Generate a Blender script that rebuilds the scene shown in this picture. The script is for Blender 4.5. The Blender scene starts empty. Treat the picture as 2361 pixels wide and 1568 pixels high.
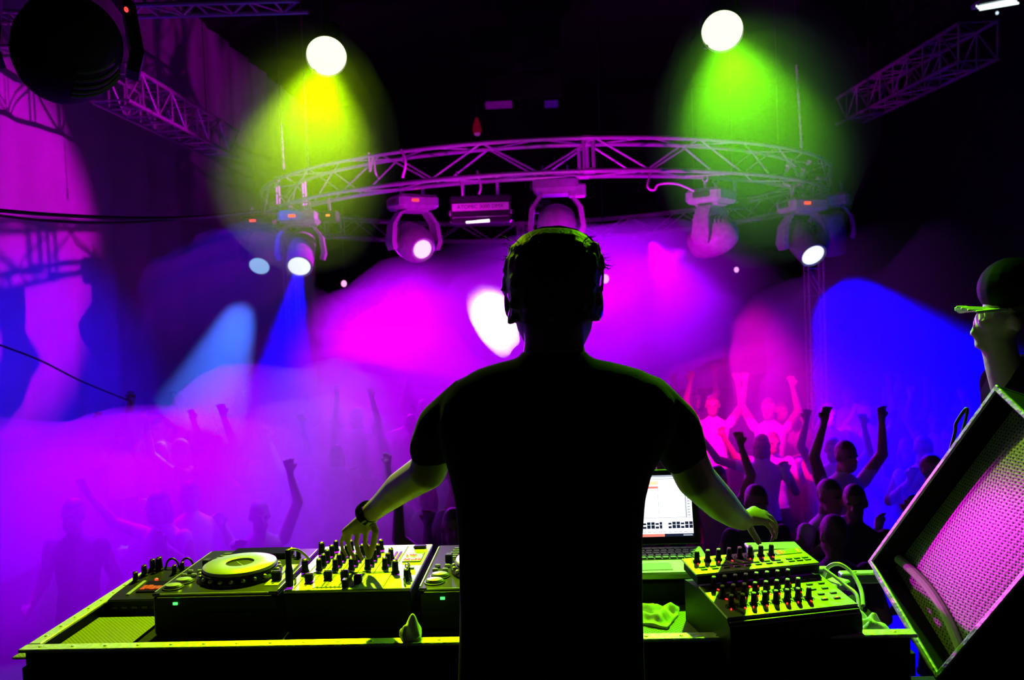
import bpy, math, random
import numpy as np
from mathutils import Vector, Matrix, Euler
random.seed(7)
SC = bpy.context.scene
COL = SC.collection
PI = math.pi
V = Vector
# ------------------------------------------------------------------ camera
CAMLOC = V((.689, -1.969, 1.668))
YAW, PITCH, ROLL = (math.radians(a) for a in (2.9, 2.03, -2.17))
FPX, IW, IH = 1889.0, 2361, 1568
_f = V((-math.sin(YAW)*math.cos(PITCH), math.cos(YAW)*math.cos(PITCH), -math.sin(PITCH)))
_r = V((math.cos(YAW), math.sin(YAW), 0)); _u = _r.cross(_f)
_R = _r*math.cos(ROLL) + _u*math.sin(ROLL); _U = _u*math.cos(ROLL) - _r*math.sin(ROLL)
def ray(px, py): return _f + _R*((px-IW/2)/FPX) - _U*((py-IH/2)/FPX)
def at(px, py, Y):                       # the point of a photograph pixel at world depth Y
    r = ray(px, py); return CAMLOC + r*((Y-CAMLOC.y)/r.y)
def atz(px, py, z):
    r = ray(px, py); return CAMLOC + r*((z-CAMLOC.z)/r.z)
def mpp(Y): return (Y-CAMLOC.y)/FPX      # metres per pixel at depth Y
cam = bpy.data.cameras.new('camera'); camo = bpy.data.objects.new('camera', cam); COL.objects.link(camo)
cam.sensor_width = 36; cam.lens = 36*FPX/IW; cam.clip_start = .05; cam.clip_end = 200
camo.matrix_world = Matrix.Translation(CAMLOC) @ Matrix((_R, _U, -_f)).transposed().to_4x4()
cam.dof.use_dof = True; cam.dof.focus_distance = 2.15; cam.dof.aperture_fstop = 5.0
SC.camera = camo
SC.view_settings.view_transform = 'Standard'; SC.view_settings.look = 'None'
SC.view_settings.gamma = 1; SC.view_settings.use_curve_mapping = False; SC.view_settings.exposure = 0
# ------------------------------------------------------------------ materials
def mat(name, col, rough=.5, metal=0., noise=0., scale=20., bump=0., emit=None, estr=1., spec=.5, alpha=None):
    m = bpy.data.materials.new(name); m.use_nodes = True; nt = m.node_tree; b = nt.nodes['Principled BSDF']
    c = (*col, 1)
    b.inputs['Base Color'].default_value = c; b.inputs['Roughness'].default_value = rough
    b.inputs['Metallic'].default_value = metal; b.inputs['Specular IOR Level'].default_value = spec
    if noise or bump:
        tc = nt.nodes.new('ShaderNodeTexCoord'); n = nt.nodes.new('ShaderNodeTexNoise')
        n.inputs['Scale'].default_value = scale; n.inputs['Detail'].default_value = 4
        nt.links.new(tc.outputs['Object'], n.inputs['Vector'])
        if noise:
            r = nt.nodes.new('ShaderNodeValToRGB'); k = 1-noise
            r.color_ramp.elements[0].position = .3; r.color_ramp.elements[1].position = .7
            r.color_ramp.elements[0].color = (col[0]*k, col[1]*k, col[2]*k, 1); r.color_ramp.elements[1].color = c
            nt.links.new(n.outputs['Fac'], r.inputs['Fac']); nt.links.new(r.outputs['Color'], b.inputs['Base Color'])
        if bump:
            bp = nt.nodes.new('ShaderNodeBump'); bp.inputs['Strength'].default_value = bump; bp.inputs['Distance'].default_value = .01
            nt.links.new(n.outputs['Fac'], bp.inputs['Height']); nt.links.new(bp.outputs['Normal'], b.inputs['Normal'])
    if emit:
        b.inputs['Emission Color'].default_value = (*emit, 1); b.inputs['Emission Strength'].default_value = estr
    return m
def mesh_mat(name, dark, light, scale, rough=.4, metal=.5):     # perforated sheet / woven cloth: rows of dots
    m = bpy.data.materials.new(name); m.use_nodes = True; nt = m.node_tree; b = nt.nodes['Principled BSDF']
    tc = nt.nodes.new('ShaderNodeTexCoord'); mp = nt.nodes.new('ShaderNodeMapping'); mp.inputs['Rotation'].default_value = (0, 0, .78)
    v = nt.nodes.new('ShaderNodeTexVoronoi'); v.inputs['Scale'].default_value = scale; v.inputs['Randomness'].default_value = 0
    r = nt.nodes.new('ShaderNodeValToRGB'); r.color_ramp.elements[0].position = .25; r.color_ramp.elements[1].position = .5
    r.color_ramp.elements[0].color = (*dark, 1); r.color_ramp.elements[1].color = (*light, 1)
    bp = nt.nodes.new('ShaderNodeBump'); bp.inputs['Strength'].default_value = .5; bp.inputs['Distance'].default_value = .002
    L = nt.links.new
    L(tc.outputs['Object'], mp.inputs['Vector']); L(mp.outputs['Vector'], v.inputs['Vector']); L(v.outputs['Distance'], r.inputs['Fac'])
    L(r.outputs['Color'], b.inputs['Base Color']); L(v.outputs['Distance'], bp.inputs['Height']); L(bp.outputs['Normal'], b.inputs['Normal'])
    b.inputs['Roughness'].default_value = rough; b.inputs['Metallic'].default_value = metal
    return m
M = dict(
    black=mat('black_plastic', (.008, .008, .009), .5, noise=.3, scale=60, spec=.2),
    gloss=mat('gloss_black', (.006, .006, .007), .15, spec=.5),
    gear=mat('dark_gear_face', (.014, .013, .014), .3, metal=.3, noise=.2, scale=30),
    silver=mat('silver_faceplate', (.4, .4, .38), .42, metal=.35, noise=.12, scale=45),
    champagne=mat('champagne_ring', (.6, .58, .5), .3, metal=.6, noise=.1, scale=25),
    chrome=mat('chrome', (.8, .8, .8), .15, metal=1., noise=.05),
    alu=mat('aluminium_edge', (.72, .72, .7), .38, metal=.55, noise=.25, scale=70, bump=.25),
    truss=mat('truss_aluminium', (.62, .62, .64), .35, metal=.6, noise=.2, scale=30),
    case=mat('case_black', (.006, .006, .006), .7, noise=.3, scale=50, spec=.1),
    cloth=mat('black_cotton', (.012, .012, .012), .95, noise=.3, scale=300, bump=.2, spec=.05),
    denim=mat('dark_denim', (.02, .022, .035), .9, noise=.4, scale=400, bump=.2, spec=.1),
    skin=mat('skin', (.3, .19, .13), .55, noise=.15, scale=40, spec=.35),
    hair=mat('dark_hair', (.12, .085, .055), .55, noise=.5, scale=120, bump=.5, spec=.4),
    paper=mat('pale_cloth', (.75, .75, .7), .9, noise=.12, scale=30, bump=.3, spec=.1),
    ctrl=mat('controller_panel', (.4, .4, .39), .4, metal=.3, noise=.1, scale=60),
    ctrlbtn=mat('panel_button', (.24, .26, .23), .5, noise=.1, scale=90),
    laptop=mat('laptop_shell', (.34, .34, .35), .45, metal=.5, noise=.15, scale=50),
    key=mat('keycap', (.05, .05, .05), .5, noise=.2, scale=90),
    red=mat('red_led', (.3, .0, .0), .5, emit=(1, .03, .02), estr=3.),
    redsoft=mat('red_backlight', (.2, .0, .0), .5, emit=(.6, .005, .01), estr=.55),
    orange=mat('orange_led', (.3, .1, 0), .5, emit=(1, .16, .03), estr=3.),
    green=mat('green_led', (0, .3, 0), .5, emit=(.05, 1, .1), estr=3.),
    fixture=mat('fixture_shell', (.34, .34, .36), .45, noise=.3, scale=18, spec=.4),
    fixdark=mat('fixture_black', (.02, .02, .022), .5, noise=.3, scale=18),
    rope=mat('steel_chain', (.6, .6, .62), .4, metal=.5, noise=.4, scale=80),
    cable=mat('black_rubber', (.01, .01, .01), .6, noise=.2, scale=80),
    pcable=mat('pale_cable', (.7, .6, .65), .4, noise=.1, scale=80),
    stage=mat('stage_floor_paint', (.005, .005, .005), .7, noise=.4, scale=6),
    dark=mat('dark_wall_paint', (.004, .004, .005), .9, noise=.5, scale=1.5),
    drape=mat('pale_drape', (.6, .6, .62), .9, noise=.12, scale=2.5),
    carpet=mesh_mat('table_mat', (.03, .03, .03), (.2, .2, .18), 130, .6, .1),
    grille=mesh_mat('speaker_grille', (.05, .05, .05), (.62, .62, .62), 150, .38, .5),
)
def lamp_mat(name, col, s): return mat(name, (.02, .02, .02), .3, emit=col, estr=s)
# ------------------------------------------------------------------ mesh collector
class MB:
    def __init__(s): s.v = []; s.f = []; s.mi = []; s.cur = 0
    def add(s, vs, fs):
        n = len(s.v); s.v += [tuple(p) for p in vs]
        s.f += [tuple(i+n for i in f) for f in fs]; s.mi += [s.cur]*len(fs)
    def box(s, c, d, R=None, bev=0.):
        x, y, z = (k/2 for k in d); c = V(c)
        if bev <= 0:
            vs = [V((a*x, b*y, e*z)) for a in (-1, 1) for b in (-1, 1) for e in (-1, 1)]
            fs = [(0, 1, 3, 2), (4, 6, 7, 5), (0, 4, 5, 1), (2, 3, 7, 6), (0, 2, 6, 4), (1, 5, 7, 3)]
        else:                                     # chamfered box
            b = min(bev, x*.9, y*.9, z*.9); vs = []; idx = {}
            for a in (-1, 1):
                for e in (-1, 1):
                    for g in (-1, 1):
                        for k in range(3):
                            p = [a*x, e*y, g*z]
                            for j in range(3):
                                if j != k: p[j] -= (a, e, g)[j]*b
                            idx[(a, e, g, k)] = len(vs); vs.append(V(p))
            fs = []
            for k in range(3):
                i, j = [q for q in range(3) if q != k]
                for sg in (-1, 1):
                    q = []
                    for (p, r) in ((-1, -1), (1, -1), (1, 1), (-1, 1)):
                        t = [0, 0, 0]; t[k] = sg; t[i] = p; t[j] = r; q.append(idx[(*t, k)])
                    fs.append(tuple(q))
                for p in (-1, 1):
                    for r in (-1, 1):
                        t0 = [0, 0, 0]; t0[i] = p; t0[j] = r; t1 = t0[:]; t0[k] = -1; t1[k] = 1
                        fs.append((idx[(*t0, i)], idx[(*t1, i)], idx[(*t1, j)], idx[(*t0, j)]))
            for a in (-1, 1):
                for e in (-1, 1):
                    for g in (-1, 1): fs.append(tuple(idx[(a, e, g, k)] for k in range(3)))
        if R is not None: vs = [R @ p for p in vs]
        s.add([p+c for p in vs], fs); return s
    def rings(s, rs, cap=True):                   # list of equally long vertex rings
        n = len(rs[0]); vs = [p for r in rs for p in r]; fs = []
        for i in range(len(rs)-1):
            for j in range(n):
                k = (j+1) % n; fs.append((i*n+j, i*n+k, (i+1)*n+k, (i+1)*n+j))
        if cap: fs.append(tuple(range(n-1, -1, -1))); fs.append(tuple((len(rs)-1)*n+j for j in range(n)))
        s.add(vs, fs); return s
    def cyl(s, p0, p1, r0, r1=None, n=16):
        p0, p1 = V(p0), V(p1); r1 = r0 if r1 is None else r1; d = (p1-p0).normalized()
        a = d.orthogonal().normalized(); b = d.cross(a)
        ring = lambda p, r: [p+(a*math.cos(t)+b*math.sin(t))*r for t in (2*PI*k/n for k in range(n))]
        return s.rings([ring(p0, r0), ring(p1, r1)])
    def tube(s, pts, r, n=8):
        pts = [V(p) for p in pts]; rs = []; a = None
        for i, p in enumerate(pts):
            d = (pts[min(i+1, len(pts)-1)]-pts[max(i-1, 0)]).normalized()
            a = d.orthogonal().normalized() if a is None else (a-d*a.dot(d)).normalized()
            b = d.cross(a); rr = r[i] if isinstance(r, (list, tuple)) else r
            rs.append([p+(a*math.cos(t)+b*math.sin(t))*rr for t in (2*PI*k/n for k in range(n))])
        return s.rings(rs)
    def lathe(s, prof, c=(0, 0, 0), n=24, Mx=None):        # prof: (radius, height) about local z
        rs = [[V((r*math.cos(t), r*math.sin(t), h)) for t in (2*PI*k/n for k in range(n))] for r, h in prof]
        c = V(c)
        if Mx is not None: rs = [[Mx @ p for p in r] for r in rs]
        return s.rings([[p+c for p in r] for r in rs])
    def cap(s, p0, p1, r0, r1, n=14):             # tapered capsule
        p0, p1 = V(p0), V(p1); d = p1-p0
        d = d.normalized() if d.length > 1e-6 else V((0, 0, 1)); a = d.orthogonal().normalized(); b = d.cross(a); rs = []
        for k in range(1, 5): t = PI/2*(k/5-1)+PI/2*0; rs.append((p0+d*r0*math.sin(-PI/2+PI/2*k/5), r0*math.cos(-PI/2+PI/2*k/5)))
        rs.append((p0, r0)); rs.append((p1, r1))
        for k in range(1, 5): rs.append((p1+d*r1*math.sin(PI/2*k/5), r1*math.cos(PI/2*k/5)))
        return s.rings([[c+(a*math.cos(t)+b*math.sin(t))*r for t in (2*PI*j/n for j in range(n))] for c, r in rs])
    def chain(s, pts, n=14):                      # [(point, radius)]
        for (p, r), (q, t) in zip(pts, pts[1:]): s.cap(p, q, r, t, n)
        return s
    def ell(s, c, r, R=None, n=18):
        rs = []; c = V(c)
        for i in range(1, 12):
            t = PI*i/12; z = -math.cos(t); k = math.sin(t)
            ring = [V((r[0]*k*math.cos(u), r[1]*k*math.sin(u), r[2]*z)) for u in (2*PI*j/n for j in range(n))]
            rs.append([(R @ p if R is not None else p)+c for p in ring])
        return s.rings(rs)
    def prism(s, poly, d):                        # polygon of 3-D points extruded by vector d
        d = V(d); n = len(poly); P = [V(p) for p in poly]
        s.add(P+[p+d for p in P], [tuple(range(n-1, -1, -1)), tuple(range(n, 2*n))]+[(i, (i+1) % n, n+(i+1) % n, n+i) for i in range(n)]); return s
    def data(s, name, mats, smooth=35):
        me = bpy.data.meshes.new(name); me.from_pydata(s.v, [], s.f)
        for m in (mats if isinstance(mats, (list, tuple)) else [mats]): me.materials.append(m)
        me.polygons.foreach_set('material_index', s.mi); me.validate(); me.update()
        recalc(me)
        if smooth:
            me.shade_smooth(); me.set_sharp_from_angle(angle=math.radians(smooth))
        return me
    def build(s, name, mats, parent=None, smooth=35, **tags):
        o = bpy.data.objects.new(name, s.data(name, mats, smooth)); COL.objects.link(o)
        if parent is not None: o.parent = parent
        for k, v in tags.items(): o[k] = v
        return o
import bmesh
def recalc(me):
    b = bmesh.new(); b.from_mesh(me); bmesh.ops.recalc_face_normals(b, faces=b.faces); b.to_mesh(me); b.free()
def thing(name, label, cat, loc=(0, 0, 0), rot=None, group=None):
    o = bpy.data.objects.new(name, None); COL.objects.link(o); o.location = loc; o.empty_display_size = .1
    if rot is not None: o.rotation_euler = rot
    o['label'] = label; o['category'] = cat
    if group: o['group'] = group
    return o
def tag(o, label, cat, group=None, kind=None):
    if label: o['label'] = label
    if cat: o['category'] = cat
    if group: o['group'] = group
    if kind: o['kind'] = kind
    return o
def struct(name, mb, m, smooth=0):
    o = mb.build(name, m, None, smooth); o['kind'] = 'structure'; return o
def recentre(o):                                  # put a mesh thing's origin at its lowest middle
    me = o.data; vs = [v.co for v in me.vertices]
    c = V((sum(v.x for v in vs)/len(vs), sum(v.y for v in vs)/len(vs), min(v.z for v in vs)))
    me.transform(Matrix.Translation(-c)); o.location = o.location + c
    return o
def remesh(mb, voxel, name, mats, parent=None, smooth_it=4, sub=0, matfn=None):   # union of overlapping pieces as ONE surface
    me = mb.data(name+'_src', mats if isinstance(mats, (list, tuple)) else [mats], 0)
    t = bpy.data.objects.new('tmp', me); COL.objects.link(t)
    m = t.modifiers.new('r', 'REMESH'); m.mode = 'VOXEL'; m.voxel_size = voxel
    if smooth_it: k = t.modifiers.new('s', 'SMOOTH'); k.iterations = smooth_it; k.factor = .5
    dg = bpy.context.evaluated_depsgraph_get(); dg.update()
    out = bpy.data.meshes.new_from_object(t.evaluated_get(dg)); out.name = name
    bpy.data.objects.remove(t); bpy.data.meshes.remove(me)
    out.materials.clear()
    for q in (mats if isinstance(mats, (list, tuple)) else [mats]): out.materials.append(q)
    if matfn:
        out.polygons.foreach_set('material_index', [matfn(p.center) for p in out.polygons])
    else: out.polygons.foreach_set('material_index', [0]*len(out.polygons))
    out.shade_smooth(); out.update()
    if parent is False: return out
    o = bpy.data.objects.new(name, out); COL.objects.link(o)
    if parent is not None: o.parent = parent
    return o
def text_mesh(txt, size, depth, name, m, parent, Mx):
    c = bpy.data.curves.new(name, 'FONT'); c.body = txt; c.size = size; c.extrude = depth; c.align_x = 'CENTER'; c.align_y = 'CENTER'
    t = bpy.data.objects.new('tmp', c); COL.objects.link(t)
    dg = bpy.context.evaluated_depsgraph_get(); me = bpy.data.meshes.new_from_object(t.evaluated_get(dg))
    bpy.data.objects.remove(t); bpy.data.curves.remove(c); me.transform(Mx); me.materials.clear(); me.materials.append(m); me.name = name
    o = bpy.data.objects.new(name, me); COL.objects.link(o); o.parent = parent; return o
def basis(fwd, up=V((0, 0, 1))):                  # rotation whose local -Y... columns: x right, y fwd, z up
    y = V(fwd).normalized(); x = y.cross(V(up)).normalized(); z = x.cross(y)
    return Matrix((x, y, z)).transposed()
def spot(name, loc, target, col, power, half, blend=.3, rad=.05):
    l = bpy.data.lights.new(name, 'SPOT'); l.color = col; l.energy = power; l.spot_size = math.radians(2*half); l.spot_blend = blend
    l.shadow_soft_size = rad
    o = bpy.data.objects.new(name, l); COL.objects.link(o); o.location = loc
    o.rotation_euler = (V(target)-V(loc)).to_track_quat('-Z', 'Y').to_euler(); return o
# ================================================================== the setting
b = MB(); b.box((0, -1.6, -.55), (13.2, 5.6, 1.1)); struct('floor_stage', b, M['stage'])
b = MB(); b.box((.5, 9.5, -1.35), (13.6, 23.4, .1)); struct('floor_dance', b, M['stage'])
b = MB(); b.box((.5, 8, 7.55), (13.6, 25.6, .1)); struct('ceiling', b, M['dark'])
b = MB(); b.box((.5, 20.7, 3.2), (13.6, .2, 8.6)); struct('wall_back', b, M['dark'])
b = MB(); b.box((.5, -4.7, 3.2), (13.6, .2, 8.6)); struct('wall_rear', b, M['dark'])
b = MB(); b.box((7.2, 8, 3.2), (.2, 25.2, 8.6)); struct('wall_right', b, M['dark'])
b = MB()                                             # drape hung in shallow folds along the side of the room
fr, bk = [], []
for i in range(161):
    y = -4.6+i*.157; w = .035*math.sin(y*5.2)+.02*math.sin(y*11.3+1)
    fr.append((-5.9+w, y)); bk.append((-6.1, y))
n = len(fr); vs = [(x, y, z) for z in (-1.3, 7.5) for x, y in fr]+[(x, y, z) for z in (-1.3, 7.5) for x, y in bk]
fs = [(i, i+1, n+i+1, n+i) for i in range(n-1)]+[(2*n+i, 3*n+i, 3*n+i+1, 2*n+i+1) for i in range(n-1)]
fs += [(n+i, n+i+1, 3*n+i+1, 3*n+i) for i in range(n-1)]+[(i, 2*n+i, 2*n+i+1, i+1) for i in range(n-1)]
fs += [(0, n, 3*n, 2*n), (n-1, 3*n-1, 4*n-1, 2*n-1)]
b.add(vs, fs); struct('wall_left', b, M['drape'], 60)
# ================================================================== the booth table
TZ = .89
t = thing('dj_table', 'long black booth table with rivetted aluminium edging carrying the decks and controller', 'table', (.42, .17, 0))
def L(o):                                            # maker of local coordinates under a thing that is not rotated
    q = V(o.location); return lambda x, y, z: V((x, y, z))-q
l = L(t); X0, X1, Y0, Y1, TR = -.566, 1.455, -.165, .42, .93
MB().box(l((X0+X1)/2, (Y0+Y1)/2, TZ-.03), (X1-X0, Y1-Y0-.01, .05)).build('tabletop', M['case'], t)
def rivets(b, p0, p1, n):
    for i in range(n): b.lathe([(.0045, 0), (.0036, .0016), (.001, .0024)], V(p0).lerp(V(p1), (i+.5)/n), 8)
b = MB(); b.box(l((X0+X1)/2, Y0+.016, TR-.004), (X1-X0+.01, .034, .008), bev=.002);
rivets(b, l(X0, Y0+.016, TR), l(X1, Y0+.016, TR), 26); b.build('edge_trim', M['alu'], t)
b = MB(); b.box(l(X0+.012, (Y0+Y1)/2+.01, TR-.004), (.03, Y1-Y0-.05, .008), bev=.002);
rivets(b, l(X0+.012, Y0+.05, TR), l(X0+.012, Y1-.05, TR), 8); b.build('edge_trim', M['alu'], t)
MB().box(l((X0+X1)/2, Y1-.012, TZ-.001), (X1-X0, .03, .014), bev=.003).build('edge_trim', M['alu'], t)
MB().box(l((X0+X1)/2, Y0+.016, .462), (X1-X0-.02, .022, .92)).build('front_panel', M['case'], t)
MB().box(l((X0+X1)/2, Y1-.02, .43), (X1-X0-.02, .02, .82)).build('rear_panel', M['case'], t)
MB().box(l(X0+.012, (Y0+Y1)/2, .462), (.02, Y1-Y0-.05, .92)).build('side_panel', M['case'], t)
MB().box(l(X1-.012, (Y0+Y1)/2, .43), (.02, Y1-Y0-.05, .86)).build('side_panel', M['case'], t)
# rail beyond the controller
b = MB(); p0, p1 = V((1.478, .375, .875)), V((1.80, .385, .875))
b.box((p0+p1)/2, ((p1-p0).length, .035, .03), bev=.004)
for x in (1.52, 1.6, 1.7): b.lathe([(.006, 0), (.005, .003), (.001, .004)], (x, .38, .89), 8)
for x in (1.5, 1.78): b.box((x, .38, .43), (.03, .03, .86))
tag(recentre(b.build('guard_rail', M['alu'])), 'flat aluminium rail at the table end behind the tilted monitor speaker', 'rail')
# ------------------------------------------------------------------ the deck players
def knob_meshes():
    k = MB().lathe([(.0085, 0), (.0085, .003), (.0068, .005), (.0062, .022), (.0055, .0235), (.001, .024)], n=14).data('knob', M['black'])
    c = MB().lathe([(.0056, .0236), (.0056, .0262), (.004, .027), (.0005, .0272)], n=14); c.box((0, .003, .0245), (.002, .008, .0058))
    return k, c.data('knob_cap', M['chrome'])
KM, KC = knob_meshes()
def place(me, name, parent, loc, rot=None, scale=1.):
    o = bpy.data.objects.new(name, me); COL.objects.link(o); o.parent = parent; o.location = loc
    if rot is not None: o.rotation_euler = rot
    if scale != 1: o.scale = (scale,)*3
    return o
def knob(parent, loc, scale=1., rot=None):
    k = place(KM, 'knob', parent, loc, rot, scale); place(KC, 'knob_cap', k, (0, 0, 0)); return k
def deck(x0, label, lit):
    W_, D_, Hh = .32, .37, .105; t = thing('media_player', label, 'deck', (x0+W_/2, D_/2+.002, TZ+.0015)); hw, hd = W_/2, D_/2
    f = lambda x, y, z=Hh: V((x-hw, y-hd, z))
    MB().box((0, 0, .048), (W_-.004, D_-.004, .096), bev=.004).build('body', M['black'], t)
    MB().box((0, 0, .1005), (W_, D_, .009), bev=.003).build('top_plate', M['gear'], t)
    r = MB()
    for d in (.0, .007): r.box(f(W_/2, -.001, .097+d), (W_-.03-d*2, .004, .004), bev=.001)
    r.box(f(.003, D_/2, .1055), (.003, D_-.03, .002)); r.box(f(W_-.003, D_/2, .1055), (.003, D_-.03, .002))
    r.build('rim', M['champagne'], t)
    jc = f(.173, .14, Hh)
    jb = MB(); jb.lathe([(.108, -.002), (.108, .006), (.1, .012), (.097, .017), (.097, .0205), (.06, .022), (.001, .022)], jc, 48); j = jb.build('jog_base', M['gear'], t)
    jr = MB()
    for i in range(22):
        a = 2*PI*i/22; jr.ell(jc+V((.1005*math.cos(a), .1005*math.sin(a), .012)), (.0065, .0065, .006), n=10)
    jr.build('dimple_ring', M['champagne'], j)
    p = MB(); p.lathe([(.036, .026), (.036, .034), (.038, .0345), (.09, .033), (.0935, .031), (.095, .027), (.093, .022), (.036, .022)], jc, 48).build('platter', M['champagne'], j)
    MB().lathe([(.036, .022), (.036, .029), (.03, .0295), (.001, .0295)], jc, 36).build('display', M['black'], j)
    MB().box(jc+V((0, 0, .0297)), (.002, .05, .0006), Euler((0, 0, .7)).to_matrix()).build('marker', M['champagne'], j)
    for (x, y) in ((.035, .045), (.042, .09)):
        q = MB(); q.lathe([(.021, 0), (.0215, .005), (.018, .009), (.001, .0105)], (0, 0, 0), 24)
        q.v = [(a*1.05, c*.82, e) for a, c, e in q.v]; o = q.build('play_button', M['champagne'], t); o.location = f(x, y)
        MB().lathe([(.026, 0), (.026, .0025), (.0225, .003), (.0225, 0)], (0, 0, 0), 24).build('bezel', M['black'], o)
    for i, (x, y) in enumerate(((.024, .132), (.05, .132), (.026, .165), (.052, .165))):
        q = MB(); q.box((0, 0, .004), (.015, .009, .008), bev=.002); q.build('search_button', M['champagne'], t).location = f(x, y)
    MB().box(f(.05, .215, Hh+.01), (.018, .022, .022), bev=.002).build('selector_lever', M['black'], t)
    for i in range(5): MB().box(f(.052+.003*i, .25+i*.02, Hh+.001), (.026, .006, .004), bev=.001).build('hot_cue_button', M['champagne'] if i < 2 else M['ctrlbtn'], t)
    d = MB().box(f(.17, .31, Hh+.006), (.17, .07, .016), bev=.004).build('screen_housing', M['gloss'], t)
    for i in range(4): MB().box(f(.268+.012*(i % 2), .25+.018*i, Hh+.003), (.009, .009, .008), bev=.002).build('mode_button', M['chrome'], t)
    s = MB(); s.box(f(.288, .13, Hh+.0006), (.036, .17, .002)); o = s.build('pitch_slot', M['champagne'], t)
    MB().box(f(.288, .13, Hh+.002), (.005, .15, .001)).build('slot', M['black'], o)
    q = MB(); q.box(f(.288, .09, Hh+.012), (.024, .017, .022), bev=.003); q.box(f(.288, .09, Hh+.0235), (.022, .006, .002)); q.build('pitch_fader', M['black'], t)
    knob(t, f(.285, .28), .9); knob(t, f(.255, .31), .8)
    if lit: MB().box(f(.085, .232, Hh+.01), (.012, .012, .014), bev=.002).build('cue_lamp', M['orange'], t); MB().box(f(.115, .247, Hh+.006), (.01, .006, .01), bev=.001).build('cue_lamp', M['orange'], t)
    else: MB().box(f(.11, .25, Hh+.006), (.008, .006, .01), bev=.001).build('cue_lamp', M['orange'], t)
    MB().box(f(.06, 0, .08), (.011, .003, .006)).build('disc_lamp', M['green'], t)
    MB().box(f(.19, -.001, .052), (.16, .003, .007)).build('disc_slot', M['gloss'], t)
    return t
deck(-.335, 'black deck player with a large pale jog wheel, lit orange lamp, beside the effects unit', True)
deck(.335, 'black deck player half hidden behind the man at the mixer, two oval chrome buttons showing', False)
# ------------------------------------------------------------------ the mixer
t = thing('dj_mixer', 'silver faced mixer with black knobs and fader caps under the man\'s hand', 'mixer', (.1575, .192, TZ+.0015))
f = lambda x, y, z=.11: V((x-.1575, y-.192, z-.0015))
MB().box((0, 0, .05), (.316, .376, .098), bev=.003).build('body', M['black'], t)
MB().box((0, 0, .1025), (.318, .38, .008), bev=.002).build('faceplate', M['silver'], t)
COLS = (.045, .0885, .132, .1755, .222)
b = MB()
for x in (.0225, .067, .11, .154, .199, .247): b.box(f(x, .24, .1085), (.0012, .25, .001))
for x in (.022, .098, .18, .247): b.box(f(x, .065, .1085), (.0012, .1, .001))
for y in (.125, .133): b.box(f(.13, y, .1085), (.24, .001, .001))
for i in range(8): b.box(f(.075+.011*i, .022+.0, .1085), (.0015, .018, .001), Euler((0, 0, -.6)).to_matrix())
for i in range(9):
    for x in COLS[:4]: b.box(f(x+.013, .04+.011*i, .1085), (.006, .0008, .0008))
b.build('panel_line', M['gear'], t)
for x in COLS:
    for y in ((.158, .2, .24, .285, .33) if x < .2 else (.158, .2, .24)): knob(t, f(x, y), 1.12)
for x in COLS[:4]: MB().box(f(x, .137, .1095), (.018, .006, .003), bev=.001).build('cue_button', M['ctrlbtn'], t)
for x, y in ((.045, .068), (.0885, .088), (.132, .088), (.1755, .05)):
    s = MB().box(f(x, .077, .1085), (.004, .085, .001)).build('fader_slot', M['black'], t)
    q = MB(); q.box(f(x, y, .119), (.02, .015, .02), bev=.002); q.box(f(x, y, .1295), (.018, .003, .0015)); q.build('fader_cap', M['black'], t)
MB().box(f(.127, .02, .1085), (.1, .004, .001)).build('crossfader_slot', M['black'], t)
MB().box(f(.15, .02, .119), (.013, .02, .02), bev=.002).build('crossfader_cap', M['black'], t)
for x in (.225, .237): MB().box(f(x, .265, .109), (.006, .09, .002)).build('meter_strip', M['gear'], t)
for (x, y) in ((.012, .142), (.012, .3), (.258, .115), (.297, .06), (.297, .08), (.293, .1)): knob(t, f(x, y), 1.1 if y < .11 else 1.3)
for (x, y) in ((.012, .06), (.297, .03)): MB().cyl(f(x, y, .108), f(x, y, .128), .003, .002, 8).build('toggle_switch', M['chrome'], t)
d = MB().box(f(.282, .255, .109), (.05, .085, .003)).build('effect_display', M['ctrlbtn'], t)
b = MB(); rr = random.Random(3)
for r_ in range(2):
    for i in range(5):
        x = .263+i*.0095; y = .225+.045*r_
        for (dx, dy, w, h) in ((0, .009, .006, .002), (.0034, .005, .002, .008), (-.0034, .005, .002, .008), (0, 0, .006, .002), (0, -.009, .006, .002), (.0034, -.005, .002, .008)):
            if rr.random() < .55: b.box(f(x+dx, y+dy, .1112), (w, h, .001))
b.build('digit_segment', M['red'], d)
MB().box(f(.285, .345, .112), (.036, .02, .008), bev=.003).build('effect_button', M['gear'], t)
MB().box(f(.29, .155, .11), (.02, .012, .005), bev=.002).build('tap_button', M['ctrlbtn'], t)
# ------------------------------------------------------------------ slim stick with a curved cable
b = MB().lathe([(.009, 0), (.0095, .004), (.0095, .04), (.0075, .05), (.0075, .088), (.006, .092), (.001, .093)], (0, 0, 0), 16)
o = tag(b.build('plug_stick', M['black']), 'slim black upright plug with a pale curved lead between mixer and jog wheel player', 'plug')
o.location = (.007, .03, 1.0005)
b = MB(); p0 = V((0, 0, .09)); b.tube([p0+V((.045*k, .03*k, .004*math.sin(PI*k)-.035*k*k)) for k in (i/10 for i in range(11))], .0032, 8); b.build('lead', M['champagne'], o)
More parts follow.
